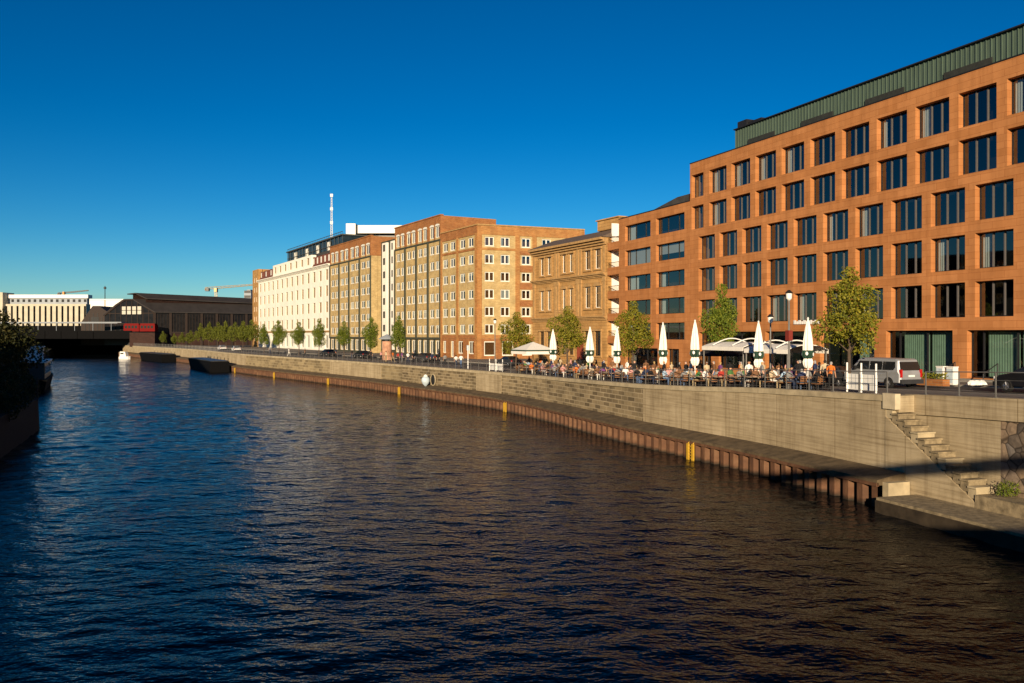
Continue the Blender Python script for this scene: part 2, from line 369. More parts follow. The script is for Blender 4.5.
def strip(mb, s0,s1,o0,o1,zb,zt,step=2.0,m=0,zt1=None):
    """solid run along the quay between two offsets; zb/zt functions of s (zt at o0, zt1 at o1)"""
    zt1=zt1 or zt
    if mb.uv is None: mb.uv=[]
    ss=srange(s0,s1,step); b=len(mb.v)
    for s in ss:
        a=qp(s,o0); c=qp(s,o1)
        for (p,z,u) in ((a,zb(s),s),(a,zt(s),s),(c,zt1(s),s+abs(o1-o0)),(c,zb(s),s+abs(o1-o0))):
            mb.v.append((p.x,p.y,z)); mb.uv.append((u,z))
    for i in range(len(ss)-1):
        for k in range(4):
            k2=(k+1)%4; mb.f.append((b+4*i+k,b+4*i+k2,b+4*i+4+k2,b+4*i+4+k)); mb.m.append(m)
    mb.f.append((b,b+3,b+2,b+1)); mb.m.append(m)
    e=b+4*(len(ss)-1); mb.f.append((e,e+1,e+2,e+3)); mb.m.append(m)
def sheet(name, s0,s1,o0,o1,dz,mat,step=3.0,kind='structure'):
    mb=MB(); ss=srange(s0,s1,step)
    for a,b in zip(ss,ss[1:]):
        mb.quad(qp(a,o0,gz_s(a)+dz),qp(b,o0,gz_s(b)+dz),qp(b,o1,gz_s(b)+dz),qp(a,o1,gz_s(a)+dz))
    o=mb.build(name,mat); o['kind']=kind; return o
def tz(s): return top_z(wall_at(s)[0].y)

# ------------------------------------------------------------------ water
def water_mat():
    m,n,l,p=newmat('river_water')
    p.inputs['Base Color'].default_value=(.0022,.0040,.0055,1); p.inputs['Roughness'].default_value=.06; p.inputs['IOR'].default_value=1.15
    p.inputs['Specular IOR Level'].default_value=.5
    v=coords(n,l,'Object',(.55,1.0,1)); 
    rot=n.new('ShaderNodeMapping'); rot.inputs['Rotation'].default_value=(0,0,R(14)); l.new(v,rot.inputs[0])
    a=noi(n,l,rot.outputs[0],.55,3,.5); b=noi(n,l,rot.outputs[0],1.7,3,.55); c=noi(n,l,coords(n,l,'Object',(.8,1,1)),6.0,2,.5)
    def ma(x,k,y=None):
        q=n.new('ShaderNodeMath'); q.operation='MULTIPLY_ADD'; l.new(x,q.inputs[0]); q.inputs[1].default_value=k
        if y is not None: l.new(y,q.inputs[2])
        else: q.inputs[2].default_value=0
        return q.outputs[0]
    h=ma(a.outputs[0],.10,ma(b.outputs[0],.13,ma(c.outputs[0],.03)))
    # wind patches: calmer and rougher areas
    w=noi(n,l,coords(n,l,'Object',(.02,.05,1)),1.0,2); wr=n.new('ShaderNodeMapRange'); wr.inputs[1].default_value=.3; wr.inputs[2].default_value=.7; wr.inputs[3].default_value=.65; wr.inputs[4].default_value=1.15
    l.new(w.outputs[0],wr.inputs[0])
    bp=n.new('ShaderNodeBump'); bp.inputs['Strength'].default_value=1.0; l.new(wr.outputs[0],bp.inputs['Distance']); l.new(h,bp.inputs['Height']); l.new(bp.outputs[0],p.inputs['Normal'])
    return m
M['water']=water_mat()
def water_mesh():
    import numpy as np
    ys=[13.0]
    while ys[-1]<372: ys.append(ys[-1]+max(.15,min(1.6,.0042*ys[-1])))
    ys=np.array(ys); xs=np.arange(-215,40,.26)
    X,Y=np.meshgrid(xs,ys); Zs=np.zeros_like(X); rg=np.random.RandomState(3)
    n=46
    for i in range(n):
        L=.75*(6.5/.75)**(rg.rand()**1.15); k=2*np.pi/L; th=np.radians(78+rg.normal(0,38)); a=.0245/k*(1.0 if L<3 else .5)
        ph=k*(X*np.cos(th)+Y*np.sin(th))+rg.rand()*6.28
        # slow random grouping so that crests come short and uneven
        grp=.6+.55*np.sin(X*rg.uniform(-.16,.16)+Y*rg.uniform(-.12,.12)+rg.rand()*6.28)
        w=np.sin(ph); fade=np.clip((L/np.maximum(.0042*Y,.26)-2.2)/1.5,0,1)
        Zs+=a*grp*fade*(w+.28*np.cos(2*ph)*-1)
    calm=.78+.3*np.sin(X*.045+.6*np.sin(Y*.03))*np.sin(Y*.05+1)
    Zs*=calm
    lx=np.array([left_x(y) for y in ys])[:,None]-1.5
    zz=np.interp(ys,[p.y for p in _PTS],[p.x for p in _PTS])[:,None]+2.0
    ok=(X>lx)&(X<zz); ny,nx=X.shape
    idx=np.arange(ny*nx).reshape(ny,nx)
    fok=ok[:-1,:-1]&ok[:-1,1:]&ok[1:,1:]&ok[1:,:-1]
    q=np.stack([idx[:-1,:-1][fok],idx[:-1,1:][fok],idx[1:,1:][fok],idx[1:,:-1][fok]],1)
    use=np.unique(q); mp=np.full(ny*nx,-1); mp[use]=np.arange(len(use)); q=mp[q]
    V=np.stack([X.ravel(),Y.ravel(),Zs.ravel()],1)[use].astype('f4')
    me=bpy.data.meshes.new('river_water'); me.vertices.add(len(V)); me.vertices.foreach_set('co',V.ravel())
    me.loops.add(q.size); me.loops.foreach_set('vertex_index',q.ravel().astype('i4')); me.polygons.add(len(q))
    me.polygons.foreach_set('loop_start',(np.arange(len(q))*4).astype('i4')); me.polygons.foreach_set('loop_total',np.full(len(q),4,'i4')); me.polygons.foreach_set('use_smooth',np.ones(len(q),bool))
    me.materials.append(M['water']); me.update(); me.validate()
    tag(link('river_water',me),kind='structure')
mb=MB(); mb.quad((-2500,-300,-.5),(2500,-300,-.5),(2500,500,-.5),(-2500,500,-.5)); tag(mb.build('water_bed',M['wet']),kind='structure')

# ------------------------------------------------------------------ land
SB=s_of_z(335)
def land_right():
    mb=MB(); ss=srange(2,SB,6)
    for a,b in zip(ss,ss[1:]):
        p,q=qp(a,15.6,gz_s(a)-.02),qp(b,15.6,gz_s(b)-.02)
        mb.quad(p,q,(2600,q.y,q.z),(2600,p.y,p.z))
    p=qp(SB,15.6,3.88); mb.quad((p.x-40,p.y,3.88),(p.x-40,6500,3.88),(4200,6500,3.88),(2600,p.y,3.88))
    return tag(mb.build('ground',M['ground']),kind='structure')
land_right()
def left_x(y): return -40-.4*(y-72) if y<72 else (-40-.62*(y-72) if y<130 else -75.96-.511*(y-130))
water_mesh()
mb=MB()
for y0,y1 in ((-90,-30),(-30,30),(30,72),(72,130),(130,200),(200,375)):
    mb.quad((left_x(y0),y0,2.6),(left_x(y1),y1,2.6),(-2600,y1,2.6),(-2600,y0,2.6))
mb.quad((left_x(375)-5,375,2.6),(-180,375,2.6),(-180,6500,2.6),(-4200,6500,2.6))
mb.quad((-2600,375,2.6),(left_x(375)-5,375,2.6),(-4200,6500,2.6),(-4200,375,2.6))
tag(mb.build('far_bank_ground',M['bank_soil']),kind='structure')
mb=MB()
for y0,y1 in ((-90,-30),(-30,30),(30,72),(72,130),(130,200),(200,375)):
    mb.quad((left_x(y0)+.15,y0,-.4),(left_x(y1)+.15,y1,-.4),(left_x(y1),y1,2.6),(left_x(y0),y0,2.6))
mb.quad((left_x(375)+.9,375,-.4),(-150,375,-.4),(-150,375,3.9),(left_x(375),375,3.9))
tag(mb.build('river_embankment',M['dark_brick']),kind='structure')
S0=2
sheet('promenade_paving',S_STAIR,SB,.45,7.0,0,M['paving']); sheet('promenade_paving',S0,S_STAIR,1.7,7.0,0,M['paving'])
sheet('road',S0,SB,7.14,15.4,-.13,M['asphalt']); sheet('pavement',S0,SB,15.56,34,0.004,M['paving'])
for o0,o1 in ((7.0,7.15),(15.4,15.56)):
    mb=MB(); strip(mb,S0,SB,o0,o1,lambda s:gz_s(s)-.3,lambda s:gz_s(s)+.008,3); tag(mb.build('kerb',M['kerb']),kind='structure')
mb=MB(); ss=srange(S0,SB,4)
for i,(a,b) in enumerate(zip(ss,ss[1:])):
    if i%2==0:
        b=a+2.2; mb.quad(qp(a,11.2,gz_s(a)-.126),qp(b,11.2,gz_s(b)-.126),qp(b,11.34,gz_s(b)-.126),qp(a,11.34,gz_s(a)-.126))
tag(mb.build('road_markings',M['paint']),kind='structure')

# ------------------------------------------------------------------ quay wall and its parts
p0=qp(s_of_z(64),0,0)
wall=empty('quay_wall',p0,'long stone and concrete quay wall carrying the promenade along the river','quay wall')
def qbuild(mb,name,mat,parent,smooth=False):
    o=mb.build(name,mat,None); o.parent=parent
    o.location=(-parent.location.x,-parent.location.y,-parent.location.z)
    return o
cut=[s_of_px(x) for x in (888,643,501,476,402,381,330,270,246)]+[SB]
kinds=['concrete','ashlar','concrete','ashlar','ashlar_far','concrete','ashlar_far','ashlar_far','concrete']
cut[0]=S_STAIR
for (a,b),k in zip(zip(cut,cut[1:]),kinds):
    mb=MB(); strip(mb,a,b,0 if k=='concrete' else .05,.7,lambda s:.4,lambda s:tz(s)-.3,1.5); qbuild(mb,'concrete_panel' if k=='concrete' else 'masonry_panel',M[k],wall)
mb=MB(); strip(mb,S_STAIR,SB,-.07,.75,lambda s:tz(s)-.3,tz,1.5); qbuild(mb,'coping',M['coping'],wall)
# near stretch set back behind the river stairs
S_RUB=s_of_px(978)
mb=MB(); strip(mb,S0,S_STAIR,1.14,1.9,lambda s:tz(s)-.95,tz,2); qbuild(mb,'coping_beam',M['concrete'],wall)
mb=MB(); strip(mb,S_RUB,S_STAIR,1.25,1.85,lambda s:.2,lambda s:tz(s)-.95,2); qbuild(mb,'concrete_panel',M['concrete'],wall)
mb=MB(); strip(mb,S0,S_RUB,1.25,1.85,lambda s:.2,lambda s:tz(s)-.95,2); qbuild(mb,'rubble_panel',M['rubble'],wall)
mb=MB(); strip(mb,S_STAIR-.60,S_STAIR+.06,.225,1.2,lambda s:4.3,lambda s:5.1,1); qbuild(mb,'stair_head_infill',M['concrete'],wall)
# capping slope above the sheet piles
mb=MB(); strip(mb,s_of_z(40.0),SB,-1.62,.02,lambda s:1.02,lambda s:1.27,1.5,zt1=lambda s:1.56); qbuild(mb,'capping_beam',M['cap'],wall)
# lower walkway, landing and blocks
mb=MB(); strip(mb,S0,s_of_z(39.3),-2.3,1.3,lambda s:-.8,lambda s:.66,1.5); qbuild(mb,'lower_walkway',M['step'],wall)
mb=MB(); strip(mb,S0,s_of_z(39.3),-2.37,-2.302,lambda s:-.8,lambda s:.54,1.5); qbuild(mb,'wet_walkway_face',M['wet'],wall)
S_LAND=s_of_z(36.2)
mb=MB(); strip(mb,S0,S_LAND,-.05,1.3,lambda s:.6,lambda s:1.22,1.5); qbuild(mb,'stair_landing',M['step'],wall)
mb=MB(); strip(mb,s_of_z(39.65),s_of_z(40.0),-1.3,-.08,lambda s:.5,lambda s:1.18,1); qbuild(mb,'end_block',M['coping'],wall)
mb=MB(); strip(mb,S_STAIR-.72,S_STAIR+.10,-.10,.22,lambda s:4.45,lambda s:5.2,1); qbuild(mb,'stair_head_block',M['pale_stone'],wall)
# stairs
NST=13; run=(S_STAIR-S_LAND)/NST; st_top=4.50; rise=(st_top-1.28)/NST
stairs=empty('river_stairs',qp(S_LAND,.6,1.28),'narrow stone stairs cut into the quay wall down to the water','stairs')
for i in range(NST):
    mb=MB(); zt_=st_top-rise*i
    strip(mb,S_STAIR-run*(i+1),S_STAIR-run*i+.03,.02,.98,lambda s:zt_-rise-.25,lambda s:zt_-.07,1); strip(mb,S_STAIR-run*(i+1)-.05,S_STAIR-run*i,-.05,1.0,lambda s:zt_-.07,lambda s:zt_,1)
    qbuild(mb,'stair_tread',M['step'] if i%4 else M['coping'],stairs)
mb=MB(); mb.uv=[]
lo=lambda s: .5
hi=lambda s: st_top-rise-.28-(S_STAIR-s)/run*rise+.1
strip(mb,S_LAND-.2,S_STAIR,-.03,.24,lo,lambda s:max(hi(s),.7),.4); qbuild(mb,'stringer_wall',M['concrete'],stairs)
# ------------------------------------------------------------------ sheet piles
def piles():
    root=empty('sheet_pile_wall',qp(s_of_z(60),-1.5,0),'rust brown corrugated sheet pile wall rising from the water','sheet piling')
    mb=MB(); mb.uv=[]; s=s_of_z(40.0); prof=[(0,-1.58),(.38,-1.58),(.5,-1.2),(.88,-1.2)]
    cols=[]
    while s<SB:
        for ds,o in prof:
            p=qp(s+ds,o); cols.append((p.x,p.y,s+ds+ (0 if o<-1.4 else .2)))
        s+=1.0
    for x,y,u in cols:
        mb.v+= [(x,y,-.8),(x,y,1.03)]; mb.uv+= [(u,-.8),(u,1.03)]
    for i in range(len(cols)-1):
        mb.f.append((2*i,2*i+2,2*i+3,2*i+1)); mb.m.append(0)
    qbuild(mb,'corrugated_sheet',M['rust'],root)
    mb=MB(); strip(mb,s_of_z(40.0),SB,-1.66,-1.5,lambda s:.98,lambda s:1.14,2); qbuild(mb,'wale_beam',M['rust'],root)
piles()
# ------------------------------------------------------------------ ladders
def ladder(px,label,near=False):
    s=s_of_px(px)
    root=empty('quay_ladder',qp(s,-1.7,0),label,'ladder','yellow ladders on the sheet piles',q_heading(s)); root.scale=(.88,.9,.92) if px>700 else (.8,.8,.85)
    # local x runs along the quay, -y is... landward normal = (ty,-tx): local -y
    for x in (-.3,.3):
        m_=MB(); m_.box(x-.11,x+.11,-.02,.12,-.5,1.1); m_.path([(x,.05,1.1),(x,-.2,1.3),(x,-.5,1.36)],.04); m_.build('rail',[M['yellow']],root)
    for k in range(6):
        m_=MB(); m_.tube((-.2,.05,-.1+.2*k),(.2,.05,-.1+.2*k),.03); m_.build('rung',[M['yellow']],root)
ladder(713,'large yellow ladder on the sheet piles below the long bare concrete wall'); ladder(520,'yellow ladder on the sheet piles in front of the sandstone villa')
ladder(411,'yellow ladder below the stone wall beside the pale blue round buoy'); ladder(338,'small yellow ladder below the boundary of white block and brick block')
ladder(283,'small yellow ladder below the middle of the white office block'); ladder(243,'small yellow ladder just right of the black barge')
# ------------------------------------------------------------------ railings
def railing(name,s0,s1,o,label,pitch=2.0):
    root=empty(name,qp(s0,o,tz(s0)),label,'railing')
    ss=srange(s0,s1,pitch); far=MB(); n=0; pm=None
    for s in ss:
        z=tz(s); p=qp(s,o,z)
        if n<96:
            if pm is None:
                q=MB(); q.box(-.024,.024,-.024,.024,-.05,1.1); q.box(-.07,.07,-.07,.07,-.01,.02); pm=q.mesh('post',[M['rail']])
            link('post',pm,root,rel(root,p),q_heading(s))
        else: far.box(p.x-.035,p.x+.035,p.y-.035,p.y+.035,z,z+1.1)
        n+=1
    if far.v: o_=qbuild(far,'post_row',M['rail'],root); o_['kind']='stuff'
    for h,r in ((1.1,.026),(.75,.009),(.42,.009),(.14,.009)):
        mb=MB(); mb.path([qp(s,o,tz(s)+h) for s in ss],r,5); qbuild(mb,'top_rail' if h>1 else 'middle_rail',M['rail'],root)
railing('railing',s_of_z(16),S_STAIR-1.0,1.45,'thin grey metal railing on the near wall above the river stairs')
railing('railing',S_STAIR+.3,SB-3,.35,'long grey metal railing along the quay edge in front of the terrace')
# ------------------------------------------------------------------ buoy-like object and dark disc
s=s_of_px(431)
def disc():
    root=empty('wall_disc',qp(s-.9,-.02,1.55),'dark round disc on the stone quay wall','disc',None,q_heading(s))
    m_=MB(); m_.tube((0,-.05,.72),(0,.12,.72),.68,.68,20); m_.build('dark_disc',M['black'],root)  # black disc set on the wall face beside the buoy
    m_=MB()
    for i in range(20):
        a,b=[2*math.pi*k/20 for k in (i,i+1)]
        m_.tube((.72*math.cos(a),.1,.72+.72*math.sin(a)),(.72*math.cos(b),.1,.72+.72*math.sin(b)),.08,n=5)
    m_.build('rim',M['coping'],root)
disc()
root=empty('buoy',qp(s,-.75,1.35),'pale blue and white bulbous buoy hung in front of the stone quay wall','buoy',None,q_heading(s))
m_=MB(); m_.lathe([(.03,0),(.16,.12),(.42,.42),(.56,.78),(.50,1.10),(.30,1.32)],20); m_.build('float_body',M['bluewhite'],root,smooth=True)
m_=MB(); m_.lathe([(.32,1.30),(.24,1.46),(.10,1.58),(.02,1.6)],16); m_.build('cap',M['white'],root,smooth=True)
m_=MB(); m_.tube((0,0,1.5),(0,-.55,2.3),.02); m_.build('hanging_rope',M['rail'],root)
# ------------------------------------------------------------------ facade kit
class Face:
    """vertical plane from p0 to p1 (left to right seen from outside): u along, v into the building"""
    def __init__(s,p0,p1):
        s.p0=Vector(p0); s.p1=Vector(p1); d=s.p1-s.p0; s.L=d.length; s.u=d/s.L; s.rz=math.atan2(s.u.y,s.u.x); s.n=Vector((-s.u.y,s.u.x))
    def pt(s,u,v=0,z=0): q=s.p0+s.u*u+s.n*v; return Vector((q.x,q.y,z))
    def build(s,mb,name,mats,root,smooth=False): return mb.build(name,mats,root,rel(root,(s.p0.x,s.p0.y,0)),s.rz,smooth)
def wall_mesh(L,z0,z1,ops,depth,back=1.3,u0=0.0,ends=True):
    """facade sheet with real openings, reveals and a dark room behind; ops = (ua,ub,za,zb)"""
    mb=MB()
    us=sorted(set([round(x,3) for x in [u0,L]+[v for o in ops for v in o[:2]]])); zs=sorted(set([round(x,3) for x in [z0,z1]+[v for o in ops for v in o[2:4]]]))
    us=[x for x in us if u0-.002<=x<=L+.002]; zs=[z for z in zs if z0-.002<=z<=z1+.002]
    for a,b in zip(us,us[1:]):
        for c,d in zip(zs,zs[1:]):
            um,zm=(a+b)/2,(c+d)/2
            if any(o[0]<um<o[1] and o[2]<zm<o[3] for o in ops): continue
            mb.quad((a,0,c),(b,0,c),(b,0,d),(a,0,d))
    for a,b,c,d in [o[:4] for o in ops]:
        D=depth
        mb.quad((a,0,c),(a,D,c),(b,D,c),(b,0,c)); mb.quad((a,0,d),(b,0,d),(b,D,d),(a,D,d))
        mb.quad((a,0,c),(a,0,d),(a,D,d),(a,D,c)); mb.quad((b,0,c),(b,D,c),(b,D,d),(b,0,d))
    mb.quad((u0,depth+back,z0),(L,depth+back,z0),(L,depth+back,z1),(u0,depth+back,z1),1)
    mb.quad((u0,0,z1),(L,0,z1),(L,depth+back,z1),(u0,depth+back,z1))
    if ends:
        mb.quad((u0,0,z0),(u0,0,z1),(u0,depth+back,z1),(u0,depth+back,z0)); mb.quad((L,0,z0),(L,depth+back,z0),(L,depth+back,z1),(L,0,z1))
    return mb
_WC={}
def win_mesh(key,w,h,muls,trans,ft,fm,mm,sill):
    k=(key,round(w,2),round(h,2))
    if k in _WC: return _WC[k]
    f=MB(); d=.09
    f.box(0,w,0,d,0,ft); f.box(0,w,0,d,h-ft,h); f.box(0,ft,0,d,ft,h-ft); f.box(w-ft,w,0,d,ft,h-ft)
    for t,wd in muls: f.box(w*t-wd/2,w*t+wd/2,-.02,d-.01,ft,h-ft,1)
    for t,wd in trans: f.box(ft,w-ft,.01,d-.02,h*t-wd/2,h*t+wd/2,1)
    if sill: f.box(-.06,w+.06,-.16,.0,-.07,-.003,1)
    g=MB(); g.quad((ft,.05,ft),(w-ft,.05,ft),(w-ft,.05,h-ft),(ft,.05,h-ft))
    _WC[k]=(f.mesh('window',[fm,mm]),g.mesh('pane',[M['glass']])); return _WC[k]
_CC={}
def curtain_mesh(w,h,mat='curtain'):
    k=(round(w,1),round(h,1),mat)
    if k not in _CC:
        mb=MB(); n=max(4,int(w/.09))
        for i in range(n):
            a,b=w*i/n,w*(i+1)/n; ya,yb=(.0,.06) if i%2 else (.06,.0)
            mb.quad((a,ya,0),(b,yb,0),(b,yb,h),(a,ya,h))
        _CC[k]=mb.mesh('curtain',[M[mat]])
    return _CC[k]
def window(root,F,ua,ub,za,zb,depth,key='std',muls=((.5,.08),),trans=(),ft=.07,fm='steel_dark',mm='alu',sill=False,curt=0.0,shade=0.0,name='window'):
    w,h=ub-ua,zb-za
    fme,pme=win_mesh(key,w,h,muls,trans,ft,M[fm],M[mm],sill)
    p=F.pt(ua,depth,za); o=link(name,fme,root,rel(root,p),F.rz); link('pane',pme,o)
    r=rng.random()
    if r<curt:
        k=rng.choice((.16,.22,.3)) if key!='wing' else rng.choice((.14,.2,.28,.38)); side=rng.choice((0,1,0)); cw=w*k
        link('curtain',curtain_mesh(cw,h-.1),o,((.06 if side==0 else w-cw-.06),.18,.05))
        if rng.random()<.3: link('curtain',curtain_mesh(w*.14,h-.1),o,((w*.82 if side==0 else .08),.18,.05))
    elif r<curt+shade:
        k=rng.choice((.35,.6,.96)); mb=_CC.setdefault(('sh',round(w,1),round(h*k,1)),None)
        if mb is None:
            q=MB(); q.box(.05,w-.05,0,.012,h-h*k,h-.05); mb=q.mesh('roller_shade',[M['shade']]); _CC[('sh',round(w,1),round(h*k,1))]=mb
        link('roller_shade',mb,o,(0,.14,0))
    return o
def building(name,p,label,z=3.6): return empty(name,(p[0],p[1],z),label,'building')
def core(F,D,z0,z1,root,mat,name='back_wall',u0=0,u1=None,inset=1.6):
    """side and rear walls plus roof of the block behind a facade"""
    u1=F.L if u1 is None else u1; mb=MB()
    mb.box(u0+.004,u1-.004,inset,D,z0,z1-.012); F.build(mb,name,[M[mat]],root)

# ------------------------------------------------------------------ 1. terracotta office block with its lower wing
Zo=95.3
XV=172.0; P0=Vector((178/FPX*Zo,Zo)); DIR=Vector(((512-XV)/FPX,-1)).normalized()
def U(px): return (Zo-Zo*(690-XV)/(px-XV))/-DIR.y
Fo=Face(P0,P0+DIR*50.0)
B=building('office_building',P0,'large terracotta office block with square dark windows and green roof storey',3.7)
def z_l(z): return z-B.location.z
rows=[11.85+3.475*k-2.55 for k in range(5)]
ops=[]
for r,z in enumerate(rows):
    if r<3:
        u0_,u9_=U(698.5),U(975); us=[u0_+(u9_-u0_)/9*k for k in range(12)]; w=3.03; lst=[(u,u+w) for u in us]
    else: q0,q9=U(709),U(1007); lst=[(.3,2.6)]+[(q0+(q9-q0)/9*k,q0+(q9-q0)/9*k+3.12) for k in range(11)]
    for a,b in lst:
        if b<49.6: ops.append((a,b,z,z+2.55,r))
h4=U(967); hp=h4-U(886); shop=[(h4+hp*(k-4),h4+hp*(k-4)+6.35,4.55 if k<4 else 4.9,8.35) for k in range(6) if h4+hp*(k-4)+6.35<49.5]
door=[(1.7,4.0,4.4,8.3)]
wm=wall_mesh(50,3.4,27.1,ops+shop+door,.46,back=2.2)
Fo.build(wm,'wall',[M['terra'],M['room']],B)
core(Fo,22,3.4,27.1,B,'terra','rear_block',inset=2.7)
for a,b,c,d,r in ops:
    window(B,Fo,a,b,c,d,.46,'off',muls=((.36,.11),(.66,.11)),ft=.08,curt=.5 if r>=3 else .3 if r==2 else .12,mm='alu')
for i,(a,b,c,d) in enumerate(shop):
    m_=((.10,.1),(.52,.1)) if i<3 else ((.16,.12),(.58,.12))
    w,h=b-a,d-c; fme,_=win_mesh('shop%d'%i,w,h,m_,(),.1,M['steel_dark'],M['steel_dark'],False)
    o=link('shop_window',fme,B,rel(B,Fo.pt(a,.46,c)),Fo.rz)
    g=MB(); g.quad((.1,.05,.1),(w-.1,.05,.1),(w-.1,.05,h-.1),(.1,.05,h-.1)); g.build('pane',[M['glass_green']],o)
    if i>=2:
        for t0,t1 in (((.18,.57),(.60,.97)) if i>2 else ((.62,.97),)):
            q=MB(); n=int((t1-t0)*w/.10)
            for k in range(n):
                x0=w*t0+(t1-t0)*w*k/n; x1=w*t0+(t1-t0)*w*(k+1)/n; ya,yb=(.30,.325) if k%2 else (.325,.30)
                q.quad((x0,ya,.12),(x1,yb,.12),(x1,yb,h-.12),(x0,ya,h-.12))
            q.build('blind',[M['blind']] if 'blind' in M else [plain('green_grey_blind',(.27,.31,.265),.8,.12,2)],o)
a,b,c,d=door[0]; fme,pme=win_mesh('door',b-a,d-c,((.5,.1),),((.7,.1),),.1,M['steel_dark'],M['steel_dark'],False)
o=link('entrance_door',fme,B,rel(B,Fo.pt(a,.46,c)),Fo.rz); link('pane',pme,o)
# parapet edge and floor joints
mb=MB(); mb.box(-.02,50.02,-.05,.5,27.09,27.18); Fo.build(mb,'parapet_cap',[M['steel_dark']],B)
for z in rows[1:]:
    mb=MB(); mb.box(0,50,-.012,.0,z-.03,z-.005); Fo.build(mb,'floor_joint',[M['terra']],B)
# green ribbed roof storey
def green():
    mb=MB(); u0,u1=U(728)+.3,50.0
    mb.box(u0,u1,.75,14,27.19,29.295)
    u=u0
    while u<u1:
        mb.box(u,u+.06,.67,.745,27.19,29.29); u+=.42
    o=Fo.build(mb,'roof_storey',[M['green_metal']],B)
    mb=MB()
    for k in range(6):
        mb=MB(); a=9.5+7.9*k; mb.box(a,a+4.1,.58,.665,27.2,27.85); mb.build('louvre_slot',[M['dark_band']],o)
    mb=MB(); mb.box(u0-.1,u1+.1,.5,14.2,29.3,29.4); mb.build('roof_edge',[M['steel_dark']],o)
    mb=MB(); mb.box(7.0,8.5,1.2,3.2,29.41,30.25); mb.box(8.51,10.6,1.4,3.0,29.41,29.95); mb.build('roof_plant',[M['steel_dark']],o)
green()
# entrance steps beside the near shop window
mb=MB()
for k in range(4): mb.box(35.5-.35*k*0,38.2,-1.5+.36*k,0,4.2+.16*k,4.2+.16*(k+1))
Fo.build(mb,'entrance_steps',[M['kerb']],B)
mb=MB(); u_=35.4
for uu in (34.9,38.4): mb.path([Fo.pt(0,0,0)*0+Vector((uu,-1.6,4.3)),Vector((uu,-1.6,5.3)),Vector((uu,-.2,6.0)),Vector((uu,-.2,4.9))],.035)
Fo.build(mb,'handrail',[M['steel_dark']],B)
# illegible small white sign over the terrace
mb=MB(); x=17.2
for w in (.34,.3,.36,.28,.34,.3,.22,.34,.3,.36,.28): mb.box(x,x+w-.07,-.09,-.03,9.0,9.26+.1*(w>.33)); x+=w
Fo.build(mb,'sign_lettering',[M['white']],B)

# lower wing (five wide-windowed storeys, loggias at its left end)
La=-U(607.5); Fa=Face(P0-DIR*La,P0)
A=building('office_wing',P0-DIR*La,'lower terracotta wing with wide windows and white loggias at its left corner',3.6)
rowsA=[(21.9,1.95),(18.74,1.95),(15.46,1.8),(12.33,1.85),(9.43,1.95)]
ops=[]
for zt_,h in rowsA:
    for a,b in ((La+U(625),La+U(650.5)),(La+U(656),La+U(684.5))): ops.append((a,b,zt_-h,zt_))
shopA=[(4.7,12.6,4.3,6.4),(14.6,17.2,4.2,6.4)]
wm=wall_mesh(La,3.4,22.95,ops+shopA,.40,back=2.2,u0=3.1); Fa.build(wm,'wall',[M['terra'],M['room']],A)
core(Fa,18,3.4,22.9,A,'terra','rear_block',u0=3.1,inset=2.6)
for a,b,c,d in ops: window(A,Fa,a,b,c,d,.40,'wing',muls=((.10,.07),(.34,.06),(.72,.07)),ft=.07,fm='steel_dark',mm='steel_dark',curt=.75,shade=.12)
for a,b,c,d in shopA: window(A,Fa,a,b,c,d,.40,'wshop',muls=((.3,.08),(.62,.08)),ft=.1,fm='steel_dark',mm='steel_dark')
# loggias: slabs, white back wall, brick pier, parapet glass
mb=MB(); mb.box(0.02,3.1,1.9,5.0,3.4,22.6); Fa.build(mb,'loggia_back_wall',[M['whitewall']],A)
for k,z in enumerate((3.6,6.9,9.85,12.8,15.9,19.2)):
    mb=MB(); mb.box(0,3.096,0.0,4.2,z,z+1.0 if k else z+1.4); Fa.build(mb,'loggia_slab',[M['terra']],A)
    mb=MB(); mb.box(.05,3.05,.1,.16,z+1.62,z+1.68)
    for j in range(16): mb.box(.06+.198*j,.08+.198*j,.12,.14,z+1.0,z+1.62); Fa.build(mb,'loggia_balustrade',[M['steel_dark']],A)
mb=MB(); mb.box(2.5,2.9,1.6,2.58,19.9,22.2); Fa.build(mb,'terrace_plant',[M['leaf_dark']],A)
mb=MB(); mb.box(3.05,La,-.05,.45,22.95,23.05); Fa.build(mb,'parapet_cap',[M['steel_dark']],A)
# curved dark roof edge set back
mb=MB(); n=14
for i in range(n):
    a,b=7+i*(La-7)/n,7+(i+1)*(La-7)/n; f=lambda t: 23.0+1.15*min(1,(t-7)/8)
    mb.add([(a,1.2,23.0),(b,1.2,23.0),(b,1.2,f(b)),(a,1.2,f(a)),(a,9,23.0),(b,9,23.0),(b,9,f(b)),(a,9,f(a))],[(0,1,2,3),(4,7,6,5),(3,2,6,7),(0,3,7,4),(1,5,6,2)])
Fa.build(mb,'curved_roof',[M['roof']],A)

